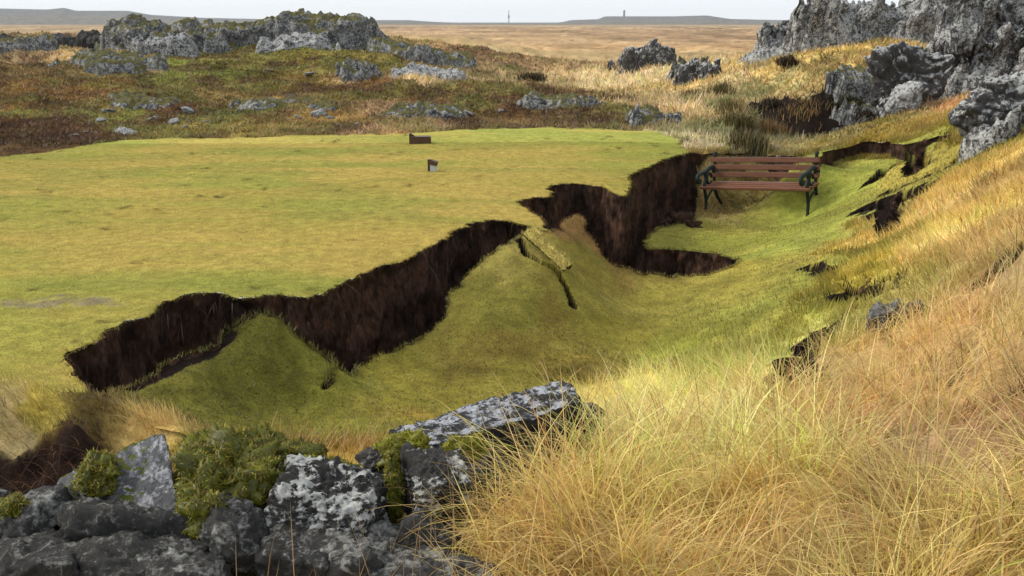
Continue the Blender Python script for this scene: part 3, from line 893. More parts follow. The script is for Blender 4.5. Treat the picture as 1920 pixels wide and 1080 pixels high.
# fringe of grass behind and on the stone wall, and hanging from the torn lips
def patch(pts, n, spread, Lr, cols, wr, az0, azs, lean, curl, nm, lab, segs=4, mat=M_GRASS, onto=surface):
    PP = []
    for (x, y) in pts:
        m = rng.normal(0, spread, (n, 2)) + np.array([x, y])
        PP.append(m)
    PP = np.vstack(PP)
    z = onto(PP[:, 0], PP[:, 1])
    P = np.c_[PP, z - 0.01]
    k = len(P)
    cl = np.array([lin(c) for c in cols])[rng.integers(0, len(cols), k)] * ALB * rng.uniform(0.65, 1.3, (k, 1))
    return blades(nm, P, rng.uniform(*Lr, k), rng.uniform(*wr, k), az0 + rng.normal(0, azs, k), np.clip(rng.normal(lean, 0.2, k), 0, 1.4), np.clip(rng.normal(curl, 0.4, k), 0, 2), np.clip(cl, 0, 1),
                  segs, mat, label=lab, twist=rng.normal(0, 0.6, k))
fr = [(x, 4.05 + 0.12 * math.sin(x * 5)) for x in np.arange(-1.75, -0.1, 0.07)]
patch(fr, 26, 0.09, (0.07, 0.26), [(205, 165, 90), (190, 140, 75), (222, 190, 120), (160, 150, 60), (150, 105, 60)], (0.002, 0.004), 0.5, 0.9, 0.3, 0.6,
      'wall_fringe_grass', 'wispy straw grass growing behind the mossy stone wall')
wide = (GX > 0.0) & (GY < 4.6) & (GL > 0.1) & frame_mask(GX, GY, 0.7)
P, vi = scatter(GX, GY, GZ, GQ, np.where(wide, 190.0, 0.0))
n = len(P)
c = lin((232, 204, 130)) * ALB * rng.uniform(0.6, 1.15, (n, 1)) * rng.normal(1, 0.04, (n, 3))
g = rng.random(n) < 0.12; c[g] *= np.array([0.85, 0.95, 0.6])
blades('arching_grass_stems', P, rng.uniform(0.25, 0.55, n), rng.uniform(0.0035, 0.0062, n), rng.uniform(0, 6.283, n), np.clip(rng.normal(0.5, 0.25, n), 0, 1.2), np.clip(rng.normal(1.0, 0.4, n), 0.2, 2.0), np.clip(c, 0, 0.8), 7, M_GRASS,
       label='broad pale arching stems standing out of the golden foreground grass', twist=rng.normal(0, 0.7, n))
patch([(-0.72 + 0.11 * k, 2.62 + 0.02 * k) for k in range(8)], 9, 0.06, (0.22, 0.46), [(190, 160, 115), (165, 130, 85), (205, 175, 120)], (0.0025, 0.005), 0.6, 1.2, 0.15, 0.2,
      'dead_stalks', 'bare dead grass stalks standing against the dark stones of the wall')

# ------------------------------------------------------------------ rocks
ICO = {}
def ico(n):
    if n not in ICO:
        bm = bmesh.new(); bmesh.ops.create_icosphere(bm, subdivisions=n, radius=1.0)
        ICO[n] = (np.array([v.co[:] for v in bm.verts]), np.array([[v.index for v in f.verts] for f in bm.faces]))
        bm.free()
    return ICO[n]

def rock_mesh(dims, seed, sub=5, rough=0.10, nplanes=9, p=16, fine=1.0, jitter=0.25, blocky=1.0):
    D, T = ico(sub)
    r = np.random.default_rng(seed)
    N = []; O = []
    for ax in range(3):
        for sg in (-1, 1):
            n = np.zeros(3); n[ax] = sg
            n += r.normal(0, jitter, 3); N.append(n / np.linalg.norm(n)); O.append(r.uniform(0.85, 1.0))
    for _ in range(nplanes):
        n = r.normal(0, 1, 3); N.append(n / np.linalg.norm(n)); O.append(r.uniform(0.95, 1.3))
    N = np.array(N); O = np.array(O)
    k = np.maximum(D @ N.T / O, 1e-3)
    rad = 1 / (k ** p).sum(1) ** (1 / p)
    P = D * rad[:, None] * np.asarray(dims) / 2
    sz = (dims[0] * dims[1] * dims[2]) ** (1 / 3)
    f = 2.0 / sz
    a = fbm(P[:, 0] * f, P[:, 1] * f, P[:, 2] * f, 4, seed)
    b = np.abs(fbm(P[:, 0] * f * 2.6 + 5, P[:, 1] * f * 2.6, P[:, 2] * f * 2.6, 4, seed + 40, 0.6))
    c = fbm(P[:, 0] * f * 9, P[:, 1] * f * 9, P[:, 2] * f * 9, 3, seed + 80, 0.6)
    cp_ = r.uniform(-0.6, 0.6, (28, 3)) * np.asarray(dims); ch = r.uniform(-1, 1, 28)
    wq = P + 0.10 * sz * np.stack([fbm(P[:, 0] * f * 2, P[:, 1] * f * 2, P[:, 2] * f * 2, 2, seed + 7 + j) for j in range(3)], -1)
    dd = np.sqrt((((wq[:, None, :] - cp_[None]) * np.array([1, 1, 1.5])) ** 2).sum(-1))
    order = np.argpartition(dd, 1, axis=1)[:, :2]
    d1 = np.take_along_axis(dd, order, 1); d1.sort(axis=1)
    crev = 1 - sstep(0.0, 0.03 * sz, d1[:, 1] - d1[:, 0])
    cell = ch[np.argmin(dd, axis=1)]
    blk = sz * blocky * (0.08 * cell - 0.05 * crev)
    disp = blk + sz * rough * (0.55 * a + 0.55 * (b - 0.4) + 0.16 * fine * c)
    P = P + D * disp[:, None]
    return P, T

def rock(name, loc, dims, rot, mat, seed, parent=None, **kw):
    P, T = rock_mesh(dims, seed, **kw)
    o = np_mesh(name, P, T, mat, parent)
    o.rotation_euler = [R(a) for a in rot]
    if parent is not None:
        o.location = Vector(loc) - parent.location
    else:
        o.location = loc
    return o

def px_rock(name, box, y, mat, seed, parent=None, deep=1.0, sink=0.35, rot=None, **kw):
    """a rock that fills a box of the picture at the distance y"""
    u0, v0, u1, v1 = box
    a, b = at_y(u0, v0, y), at_y(u1, v1, y)
    w = b[0] - a[0]; h = (a[2] - b[2]) * (1 + sink)
    c = ((a[0] + b[0]) / 2, y + 0.12 * w, a[2] - h / 2)
    r = random.Random(seed)
    rot = rot or (r.uniform(-9, 9), r.uniform(-9, 9), r.uniform(-25, 25))
    return rock(name, c, (w * 1.08, w * deep, h * 1.06), rot, mat, seed, parent, **kw)

def ledge(label, u0, u1, y, ry, h, seed, mat, over=0.0, name='rock_outcrop', cat='rock', nx=112, ny=60, slope=0.0):
    """a low outcrop of layered rock that grows out of the ground"""
    cx = (at_y(u0, 60, y)[0] + at_y(u1, 60, y)[0]) / 2
    rx = (u1 - u0) / 2 / F * y * 1.12
    a, b = np.meshgrid(np.linspace(-1.15, 1.15, nx), np.linspace(-1.15, 1.15, ny))
    x = cx + rx * a; yy = y + ry * b
    k = 1.6 / max(0.6, min(rx, 2.0))
    r = np.sqrt(a * a + b * b) + 0.30 * fbm(x * k * 1.2, yy * k * 1.2, oct=4, seed=seed)
    edge = 1 - sstep(0.62, 1.0, r)
    n = 0.5 + 0.5 * fbm(x * k, yy * k * 1.3, oct=3, seed=seed + 3)
    hh = h * edge * (0.45 + 0.75 * n) * (1 + slope * a)
    st = h / 3.6
    q = hh / st + 0.25 * fbm(x * 2.2, yy * 2.2, oct=2, seed=seed + 5)
    ter = (np.floor(q) + sstep(0.5, 0.95, q - np.floor(q))) * st
    hh = 0.35 * hh + 0.65 * np.maximum(ter, 0)
    hn = np.clip(hh / h, 0, 1.2)
    hh = hh + edge * (0.16 * h * (np.abs(fbm(x * 3.1, yy * 3.1, oct=4, seed=seed + 9, gain=0.6)) - 0.35) + 0.05 * fbm(x * 9, yy * 9, oct=3, seed=seed + 11))
    for _ in range(2):                                  # wear the thin spires away
        g_ = np.pad(hh, 1, mode='edge')
        hh = np.minimum(hh, (g_[:-2, 1:-1] + g_[2:, 1:-1] + g_[1:-1, :-2] + g_[1:-1, 2:]) / 4 + 0.03 * h)
    z = outer(x, yy) + hh - 0.22 * (1 - edge) - 0.02
    w = edge * min(0.16, 0.14 * h)
    x = x + w * fbm(z * 2.4 + a * 3, yy * 1.6, z * 2.0, 3, seed + 13)
    yy = yy + w * fbm(x * 1.6, z * 2.6, b * 3, 3, seed + 17) - over * sstep(0.3, 0.75, hn) * edge
    I = np.arange(nx * ny).reshape(ny, nx)
    qd = np.stack([I[:-1, :-1], I[:-1, 1:], I[1:, 1:], I[1:, :-1]], -1).reshape(-1, 4)
    qd = qd[(edge.ravel()[qd] > 0.001).any(1)]
    us = np.unique(qd); mp = np.full(nx * ny, -1); mp[us] = np.arange(len(us))
    V = np.stack([x.ravel(), yy.ravel(), z.ravel()], -1)[us]
    c = np.array([cx, y, float(V[:, 2].min())])
    o = np_mesh(name, V - c, to_tris(mp[qd]), mat)
    o.location = tuple(c)
    return tag(o, label, cat)

ledge('large grey lichen crusted lava crag on the skyline above the straw mound', 1446, 1800, 27.8, 2.6, 1.5, 3, M_CRAG, 0.3, 'rock_crag', 'crag', 230, 130)
ledge('low pale shoulder of rock stepping down from the skyline crag to the plain', 1386, 1476, 27.4, 1.2, 0.4, 6, M_CRAG, 0.0)
ledge('massive lichen grey lava crag with a dark overhang above the slope', 1705, 2200, 18.8, 2.0, 1.9, 12, M_CRAG, 0.7, 'rock_crag', 'crag', 260, 130, slope=0.1)
px_rock('rock', (1652, 96, 1752, 212), 17.3, M_OVER, 47, sub=6, rough=0.15, nplanes=12, p=30, sink=0.3, blocky=0.5)
tag(bpy.data.objects['rock'], 'dark blocky rock leaning under the overhang of the massive crag', 'rock')
ledge('low grey rubble half buried in straw grass below the big crag', 1556, 1668, 20.2, 0.9, 0.55, 19, M_RIDGE, 0.1)
ledge('dark broken rock at the rim of the bare hollow', 1562, 1650, 18.2, 0.5, 0.35, 23, M_DARK, 0.1)
o = px_rock('boulder', (1678, 160, 1722, 214), 16.2, M_STONE, 77, sub=5, rough=0.10, blocky=.3); tag(o, 'pale pointed stone standing at the foot of the dark blocky rock', 'boulder')
o = px_rock('boulder', (1836, 142, 2000, 240), 10.8, M_OVER, 205, sub=6, rough=0.14, sink=0.3, p=26, nplanes=12, blocky=.5); tag(o, 'dark rounded lava boulder jutting from the slope beside pale rubble', 'boulder')
ledge('low white lichened rock below the dark rounded boulder', 1846, 1945, 9.9, 0.35, 0.26, 29, M_CRAG)
o = px_rock('boulder', (1806, 208, 1838, 242), 12.2, M_GREY, 83, sub=4, rough=0.12, blocky=.3); tag(o, 'small grey stone in dry grass beside the dark rounded boulder', 'boulder')
ledge('dark flat topped lava rock on the golden plain behind the hollow', 1160, 1278, 37, 1.2, 0.8, 32, M_OVER, 0.1)
ledge('mossy hump of rock among straw grass above the hollow', 1262, 1325, 30, 0.8, 0.65, 37, M_RIDGE, 0.1)
ledge('dark smooth rock with pale top at the head of the hollow', 1276, 1354, 27, 0.8, 0.6, 42, M_OVER, 0.05)
ledge('broken grey lava ridge with a mossy crest on the moor skyline', 425, 735, 33.6, 2.0, 0.80, 43, M_RIDGE, 0.2, nx=180, ny=70, slope=0.0)
ledge('long craggy lava ledge on the skyline left of the mossy crest', 185, 450, 33.6, 1.9, 0.95, 53, M_RIDGE, 0.2, nx=170, ny=70)
ledge('dark pair of rocks at the left end of the skyline ledge', 100, 200, 34, 1.0, 0.6, 59, M_DARK, 0.1)
ledge('pale lichened rock step in front of the long skyline ledge', 245, 360, 31, 1.0, 0.65, 61, M_CRAG, 0.1)
ledge('low pale rock pavement trailing off from the mossy skyline ridge', 690, 895, 31.6, 1.6, 0.5, 67, M_RIDGE, 0.1, nx=140)
ledge('flat grey green slab of rock sloping down the brown moor', 112, 292, 26, 1.6, 0.42, 71, M_RIDGE, 0.0, nx=140)
ledge('pale grey rock hump on the moor below a dark turf brow', -70, 82, 28.5, 1.2, 0.5, 73, M_RIDGE)
ledge('dark brown rock brow at the edge of the golden plain', -40, 70, 33.6, 1.0, 0.5, 79, M_DARK)
ledge('long flat white speckled rock in moor grass right of the ridge', 736, 876, 26.5, 1.0, 0.3, 83, M_CRAG)
ledge('small clump of grey rocks low on the moor below the ridge', 624, 702, 25.5, 0.8, 0.4, 89, M_RIDGE)
ledge('broad low rock face in moss under the mossy skyline ridge', 470, 640, 31, 1.1, 0.5, 97, M_CRAG)
ledge('row of dark broken rocks along the back of the tee', 965, 1142, 21, 0.8, 0.34, 101, M_RIDGE, nx=140)
ledge('dark stony ledge at the corner where tee meets straw hollow', 1172, 1268, 18.9, 0.6, 0.34, 103, M_RIDGE)
ledge('low lichened rocks in brown heather just behind the tee', 690, 866, 20, 0.7, 0.24, 107, M_RIDGE, nx=140)
ledge('scatter of lichened rock breaking through dark heather left of the tee', 150, 360, 20.6, 0.9, 0.14, 109, M_RIDGE, nx=140)
ledge('low mossy rock shelf breaking the heather behind the middle of the tee', 430, 660, 20.4, 0.8, 0.14, 114, M_RIDGE, nx=140)
o = px_rock('boulder', (213, 248, 266, 268), 17.2, M_STONE, 151, sub=5, rough=0.12, sink=.5, blocky=.3); tag(o, 'pale grey boulder at the far edge of the tee lawn', 'boulder')

# small lichened stones that dot the moor
ST = [(205, 212, 22), (352, 208, 18), (286, 224, 16), (326, 230, 16), (142, 256, 14), (598, 218, 30), (620, 224, 18), (642, 214, 14), (438, 243, 10), (634, 237, 12), (188, 228, 16), (520, 210, 14), (470, 196, 12),
      (560, 222, 14), (580, 140, 16), (505, 135, 14), (560, 96, 18), (760, 178, 10), (845, 222, 18), (880, 214, 14), (905, 232, 12), (940, 210, 16), (1140, 222, 16), (1160, 200, 14), (900, 190, 14), (120, 200, 12),
      (60, 160, 16), (270, 180, 12), (420, 170, 12), (700, 215, 16), (735, 208, 12), (664, 236, 14), (320, 60, 20), (160, 250, 12), (240, 200, 14), (390, 232, 16), (345, 240, 12), (480, 232, 10)]
proto = []
for k in range(4):
    P, T = rock_mesh((1, 0.9, 0.7), 600 + k, sub=4, rough=0.16)
    m = np_mesh('stone', P, T, M_STONE if k % 2 else M_CRAG)
    proto.append(m.data); bpy.data.objects.remove(m)
for i, (u, v, w) in enumerate(ST):
    p = shit(u, v)
    o = bpy.data.objects.new('stone', proto[i % 4]); COL.objects.link(o)
    s = w / F * p[1]
    o.location = (p[0], p[1], p[2] + 0.12 * s); o.scale = (s * 1.2, s, s * random.uniform(0.4, 0.75))
    o.rotation_euler = (random.uniform(-.3, .3), random.uniform(-.3, .3), random.uniform(0, 6.28))
    tag(o, 'small pale lichened stone lying in the brown moor growth behind the tee', 'stone', 'small pale stones dotting the moor')

# two stones on the slope
o = px_rock('stone', (1644, 570, 1692, 622), 5.35, M_GREY, 311, sub=5, rough=0.16, sink=.3); tag(o, 'squarish grey stone in dry grass with a split neighbour on its right', 'stone')
o = px_rock('stone', (1688, 574, 1736, 628), 5.3, M_GREY, 318, sub=5, rough=0.2, sink=.3); tag(o, 'split grey stone in dry grass with a squarish neighbour on its left', 'stone')

# ------------------------------------------------------------------ foreground stone wall
WALL = empty('stone_wall', (-0.5, 3.1, -0.05))
tag(WALL, 'low tumbled wall of dark lava stones with moss and white lichen', 'stone wall')
def wst(u, v, y, dims, rot, mat, seed, **kw):
    return rock('stone', tuple(at_y(u, v, y)), dims, rot, mat, seed, WALL, **dict(dict(sub=6, rough=0.10, nplanes=12, p=34, blocky=0.22, fine=2.2), **kw))
wst(936, 815, 3.70, (0.84, 0.32, 0.20), (-6, -7, 22), M_CAP, 702, rough=0.06, jitter=0.1, nplanes=3, blocky=0.35)      # long cap slab
wst(960, 870, 3.66, (0.56, 0.30, 0.20), (0, -10, 26), M_DARK, 703, sub=5)
wst(1070, 810, 4.0, (0.26, 0.3, 0.22), (0, 0, 10), M_DARK, 704, sub=5)
wst(818, 925, 3.12, (0.22, 0.24, 0.24), (4, 3, 12), M_WHITE, 705, rough=0.10, jitter=0.12)
wst(622, 948, 3.04, (0.40, 0.30, 0.24), (-4, 3, -8), M_WHITE, 706, jitter=0.2)
wst(714, 862, 3.3, (0.11, 0.12, 0.10), (10, 10, 20), M_WALL, 707, sub=5)
wst(858, 824, 3.45, (0.07, 0.06, 0.035), (5, 0, 10), M_WHITE, 708, sub=4)
wst(440, 936, 3.22, (0.40, 0.36, 0.30), (0, 0, 20), M_DARK, 709)
wst(222, 935, 3.1, (0.46, 0.34, 0.10), (42, -24, 4), M_SLAB, 710, rough=0.05, jitter=0.15, nplanes=4, blocky=0.3)      # tilted pale slab
wst(250, 1010, 2.98, (0.50, 0.30, 0.22), (0, 4, 5), M_DARK, 711, sub=5)
wst(96, 960, 3.16, (0.07, 0.34, 0.32), (10, 46, 10), M_SLAB, 712, rough=0.07, jitter=0.1)
wst(14, 1020, 2.98, (0.18, 0.2, 0.24), (0, 12, 0), M_WALL, 713, sub=5)
wst(-40, 960, 3.2, (0.22, 0.2, 0.16), (0, 0, 0), M_WALL, 714, sub=5)
wst(230, 1062, 2.82, (0.50, 0.30, 0.2), (0, 0, -4), M_DARK, 715, sub=5)
wst(436, 1010, 2.92, (0.24, 0.24, 0.22), (0, 8, 14), M_WALL, 716, sub=5)
wst(560, 1040, 2.88, (0.26, 0.28, 0.2), (0, -6, 0), M_DARK, 717, sub=5)
wst(680, 1050, 2.86, (0.28, 0.28, 0.2), (0, 6, 10), M_WALL, 718, sub=5)
wst(812, 1030, 2.95, (0.20, 0.26, 0.2), (0, 0, -12), M_DARK, 719, sub=5)
wst(900, 930, 3.3, (0.2, 0.24, 0.28), (0, 10, 10), M_DARK, 720, sub=5)
wst(50, 1075, 2.8, (0.34, 0.3, 0.22), (0, 0, 14), M_DARK, 721, sub=5)
wst(350, 1085, 2.75, (0.26, 0.24, 0.16), (0, 0, 4), M_WALL, 722, sub=5)
wst(600, 985, 3.3, (0.7, 0.3, 0.3), (0, 0, 0), M_DARK, 723, sub=5)
wst(780, 1090, 2.75, (0.3, 0.24, 0.16), (0, 0, 4), M_WALL, 724, sub=5)

def moss(center, dims, seed, n, cols, parent=WALL, L=(0.008, 0.022)):
    """a moss cushion: a lumpy dome with its own short shoots"""
    D, T = ico(5)
    f = 2.2 / max(dims)
    P = D * np.asarray(dims) / 2 * (1 + 0.42 * fbm(D[:, 0] * 2.2 + seed, D[:, 1] * 2.2, D[:, 2] * 2.2, 5, seed, 0.6))[:, None]
    c = np.array(cols[0])
    cc = lin(c) * ALB * 0.7 * (1 + 0.5 * fbm(P[:, 0] * 30, P[:, 1] * 30, P[:, 2] * 30, 3, seed))[:, None]
    o = np_mesh('moss', P, T, M_MOSS, parent, col=np.clip(cc, 0, 1))
    loc = Vector(center) - parent.location
    o.location = loc
    fi = rng.integers(0, len(T), n)
    w = rng.dirichlet((1, 1, 1), n)
    Q = (P[T[fi]] * w[:, :, None]).sum(1)
    nr = np.cross(P[T[fi, 1]] - P[T[fi, 0]], P[T[fi, 2]] - P[T[fi, 0]]); nr /= np.linalg.norm(nr, axis=1)[:, None] + 1e-9
    k = nr[:, 2] > -0.5
    Q, nr = Q[k], nr[k]; n = len(Q)
    cl = np.array([lin(c) for c in cols])[rng.integers(0, len(cols), n)] * ALB * rng.uniform(0.6, 1.4, (n, 1))
    az = np.arctan2(nr[:, 1], nr[:, 0]); th = np.arccos(np.clip(nr[:, 2], -1, 1))
    b = blades('moss_shoots', Q, rng.uniform(*L, n), rng.uniform(0.003, 0.006, n), az + rng.normal(0, .5, n), np.clip(th + rng.normal(0, .35, n), 0, 2.4), rng.uniform(0, .6, n), np.clip(cl, 0, 1), 2, M_MOSS, parent=o, top=False)
    return o
MG = [(124, 126, 34), (150, 144, 42), (98, 102, 30), (172, 158, 60), (110, 86, 46), (136, 112, 54)]
MY = [(150, 148, 40), (168, 158, 50), (120, 120, 34)]
moss(at_y(420, 905, 3.12), (0.34, 0.30, 0.30), 801, 9000, MG)
moss(at_y(395, 965, 3.0), (0.24, 0.22, 0.30), 802, 6000, MG)
moss(at_y(480, 862, 3.35), (0.36, 0.26, 0.16), 803, 6000, MG + [(120, 90, 50)])
moss(at_y(186, 892, 3.12), (0.13, 0.13, 0.12), 804, 2600, MG)
moss(at_y(150, 962, 3.04), (0.13, 0.08, 0.07), 805, 1200, MG)
moss(at_y(760, 842, 3.3), (0.17, 0.16, 0.11), 806, 2600, MY)
moss(at_y(738, 920, 3.14), (0.06, 0.12, 0.22), 807, 1600, MG)
moss(at_y(870, 845, 3.36), (0.16, 0.12, 0.09), 808, 2200, MY)
moss(at_y(30, 955, 3.0), (0.10, 0.1, 0.10), 809, 1200, MG)
moss(at_y(600, 880, 3.2), (0.2, 0.16, 0.06), 810, 1800, MG)

# roots and dead stems in the torn bank at the left
k = 900
bx = rng.uniform(-2.35, -1.62, k); by = rng.uniform(3.85, 4.4, k)
bz = surface(bx, by) + 0.01
cl = np.array([lin(c) for c in ((120, 80, 58), (92, 58, 44), (150, 112, 80), (70, 45, 36))])[rng.integers(0, 4, k)] * ALB * rng.uniform(0.6, 1.2, (k, 1))
blades('bank_roots', np.c_[bx, by, bz], rng.uniform(0.06, 0.24, k), rng.uniform(0.002, 0.004, k), rng.normal(-1.4, 0.9, k), np.clip(rng.normal(0.9, 0.3, k), 0.1, 1.6), rng.uniform(0.2, 1.2, k), cl, 4, M_GRASS,
       label='tangled brown roots and dead stems on the torn peat bank', cat='roots', twist=rng.normal(0, .6, k))

# lip fringe: turf blades hanging over the torn edge
Lp, t = resample(lip_j, 0.006)
k = len(Lp)
Lp = Lp[rng.integers(0, k, 5000)]; k = len(Lp)
Lp[:, :2] += rng.normal(0, 0.006, (k, 2)); Lp[:, 2] = outer(Lp[:, 0], Lp[:, 1])
cc = veg(Lp[:, 0], Lp[:, 1] + 0.05)[0] * rng.uniform(0.7, 1.15, (k, 1))
blades('lip_fringe', Lp, rng.uniform(0.012, 0.04, k), rng.uniform(0.003, 0.007, k) * np.maximum(1, Lp[:, 1] / 8), rng.normal(-1.57, 0.8, k), rng.uniform(0.4, 1.5, k), rng.uniform(0.3, 1.4, k), np.clip(cc, 0, 1), 2, M_TURF,
       label='ragged turf fringe hanging over the torn lip of the tee')
Ep, t = resample(edge_j, 0.006)
k = len(Ep)
Ep = Ep[rng.integers(0, k, 5000)]; k = len(Ep)
Ep[:, :2] += rng.normal(0, 0.01, (k, 2)); Ep[:, 2] = sunk(Ep[:, 0], Ep[:, 1])
cc = veg(Ep[:, 0], Ep[:, 1] - 0.05)[0] * rng.uniform(0.6, 1.3, (k, 1))
crest = (Ep[:, 0] < at_z(640, 690, -.3)[0]) & (Ep[:, 0] > at_z(420, 620, -.06)[0]) & (Ep[:, 1] < 6.6)
blades('edge_fringe', Ep, rng.uniform(0.012, 0.04, k) * np.where(crest, 2.0, 1.0), rng.uniform(0.003, 0.007, k) * np.maximum(1, Ep[:, 1] / 8), rng.uniform(0, 6.28, k), rng.uniform(0.0, 0.9, k), rng.uniform(0, 0.6, k), np.clip(cc, 0, 1), 2, M_TURF,
       label='ragged grass fringe along the broken edge of the collapsed block')

Rp, t = resample(lip_j, 0.01)
k = 450
j = rng.integers(0, len(Rp), k)
Rq = Rp[j].copy(); Rq[:, 1] -= 0.012; Rq[:, 2] = -rng.uniform(0.03, 0.35, k) ** 1.2
cc = np.array([lin(c) for c in ((96, 66, 48), (70, 46, 36), (130, 100, 74), (50, 34, 28))])[rng.integers(0, 4, k)] * ALB * rng.uniform(0.5, 1.1, (k, 1))
blades('hanging_roots', Rq, rng.uniform(0.05, 0.22, k), rng.uniform(0.002, 0.006, k), rng.normal(-1.57, 0.6, k), rng.uniform(1.7, 2.5, k), rng.uniform(0.3, 1.0, k), cc, 3, M_GRASS,
       label='fine brown roots hanging from the torn soil of the crack', cat='roots', twist=rng.normal(0, .6, k))

# ------------------------------------------------------------------ a strip of turf torn loose on the mound
A_, B_ = at_z(985, 434, 0.05), at_z(1060, 503, -0.07)
n_, m_ = 26, 7
ax = (B_ - A_); Ls = np.linalg.norm(ax); ax /= Ls
wd = np.cross(np.array([0, 0, 1.0]), ax); wd /= np.linalg.norm(wd)
if wd[1] < 0: wd = -wd
wd = wd + np.array([0, 0, 0.45]); wd /= np.linalg.norm(wd)
up = np.cross(ax, wd); up = up if up[2] > 0 else -up
u_, v_ = np.meshgrid(np.linspace(0, 1, n_), np.linspace(0, 1, m_))
wdt = 0.13 * (1 - 0.35 * u_)
Pt = A_ + ax * (u_ * Ls)[..., None] + wd * ((v_ - 0.25) * wdt)[..., None] + up * (0.008 * fbm(u_ * 6, v_ * 4, oct=3, seed=5))[..., None]
Pt += (ax * (0.02 * vnoise(v_ * 5, u_ * 0 + 2, seed=8))[..., None])
Pb = Pt - up * (0.022 + 0.010 * fbm(u_ * 7, v_ * 3, oct=3, seed=6))[..., None]
I = np.arange(n_ * m_).reshape(m_, n_); J = I + n_ * m_
qt = np.stack([I[:-1, :-1], I[:-1, 1:], I[1:, 1:], I[1:, :-1]], -1).reshape(-1, 4)
ring = np.r_[I[0, :], I[1:, -1], I[-1, -2::-1], I[-2:0:-1, 0]]; rb = ring + n_ * m_
qs = np.stack([ring, rb, np.roll(rb, -1), np.roll(ring, -1)], -1)
slab = empty('turf_slab', tuple((A_ + B_) / 2))
tag(slab, 'loose strip of pale turf lying tilted on the sunken mound', 'turf slab')
off = np.array(slab.location)
o = np_mesh('soil_underside', np.vstack([Pt.reshape(-1, 3), Pb.reshape(-1, 3)]) - off - up * 0.003, np.vstack([to_tris(qs), to_tris(qt[:, ::-1] + n_ * m_)]), M_SOIL, slab)
ct = np.tile(lin((184, 168, 92)) * ALB, (n_ * m_, 1)) * (1 + 0.2 * fbm(u_.ravel() * 9, v_.ravel() * 5, oct=3, seed=9))[:, None]
np_mesh('turf_top', Pt.reshape(-1, 3) - off, to_tris(qt), M_GROUND, slab, col=ct)
k = 1500
ii = rng.integers(0, n_ * m_, k)
Pq = Pt.reshape(-1, 3)[ii] + ax * rng.normal(0, .012, (k, 1)) + wd * rng.normal(0, .01, (k, 1)) - off
blades('grass_blades', Pq, rng.uniform(.015, .035, k), rng.uniform(.004, .007, k), rng.uniform(0, 6.28, k), rng.uniform(.1, 1, k), rng.uniform(0, .5, k), ct[ii] * rng.uniform(.7, 1.3, (k, 1)), 1, M_TURF, parent=slab, top=False)

# soil clods fallen in the crack by the bench
for i, (u, v, w, z) in enumerate(((1275, 412, 46, -.70), (1300, 424, 30, -.69), (1246, 420, 26, -.72))):
    p = at_z(u, v, z)
    o = rock('soil_clod', (p[0], p[1], z + 0.02), (w / F * p[1], w / F * p[1] * .7, w / F * p[1] * .45), (0, 0, 30 * i), M_SOIL, 350 + i, sub=4, rough=.3)
    tag(o, ['largest dark soil clod lying beside the bench leg', 'middle sized soil clod on the sunken turf below the bench', 'smallest soil clod at the brink of the crack by the bench'][i], 'soil clod')

# ------------------------------------------------------------------ bench
def tube(bm, pts, r, n=8, r1=None):
    pts = [Vector(p) for p in pts]
    rings = []
    for i, p in enumerate(pts):
        a = pts[max(i - 1, 0)]; b = pts[min(i + 1, len(pts) - 1)]
        tq = (b - a).normalized()
        s = tq.cross(Vector((1, 0, 0)))
        if s.length < 1e-3: s = tq.cross(Vector((0, 1, 0)))
        s.normalize(); w = tq.cross(s)
        rr = r + ((r1 if r1 is not None else r) - r) * i / (len(pts) - 1)
        rings.append([bm.verts.new(p + (s * math.cos(6.2832 * k / n) + w * math.sin(6.2832 * k / n)) * rr) for k in range(n)])
    for a, b in zip(rings, rings[1:]):
        for k in range(n):
            bm.faces.new((a[k], a[(k + 1) % n], b[(k + 1) % n], b[k]))
    bm.faces.new(rings[0][::-1]); bm.faces.new(rings[-1])

def smooth_pts(pts, m=5):
    pts = [Vector(p) for p in pts]
    o = []
    for i in range(len(pts) - 1):
        p0, p1, p2, p3 = pts[max(i - 1, 0)], pts[i], pts[i + 1], pts[min(i + 2, len(pts) - 1)]
        for k in range(m):
            t = k / m
            o.append(0.5 * ((2 * p1) + (p2 - p0) * t + (2 * p0 - 5 * p1 + 4 * p2 - p3) * t * t + (3 * p1 - p0 - 3 * p2 + p3) * t ** 3))
    return o + [pts[-1]]

def box_bm(cx, cy, cz, sx, sy, sz, bev=0.006, rot=None):
    bm = bmesh.new()
    bmesh.ops.create_cube(bm, size=1)
    bmesh.ops.scale(bm, vec=(sx, sy, sz), verts=bm.verts)
    bmesh.ops.bevel(bm, geom=list(bm.edges), offset=bev, segments=2, affect='EDGES')
    if rot: bmesh.ops.rotate(bm, cent=(0, 0, 0), matrix=Euler(rot).to_matrix(), verts=bm.verts)
    bmesh.ops.translate(bm, vec=(cx, cy, cz), verts=bm.verts)
    return bm

def mat_wood(name, a, b):
    t = NT(name)
    tc = t.n('TexCoord').outputs['Object']
    mp = t.n('Mapping'); mp.inputs['Scale'].default_value = (1.5, 18, 18); t.l(tc, mp.inputs[0])
    n = t.noise(mp.outputs[0], 4, 6, 0.7, 0.5)
    return t.done(t.ramp(n, [(0.3, a), (0.7, b)]), 0.5, n, 0.3, 0.004, 0.4)
M_WOOD = mat_wood('varnished_slats', (0.085, 0.034, 0.02), (0.23, 0.095, 0.05))
t_ = NT('dark_green_iron'); M_IRON = t_.done(t_.ramp(t_.noise(t_.n('TexCoord').outputs['Object'], 30, 4), [(0.3, (0.006, 0.012, 0.010)), (0.7, (0.014, 0.026, 0.022))]), 0.6, spec=0.2)

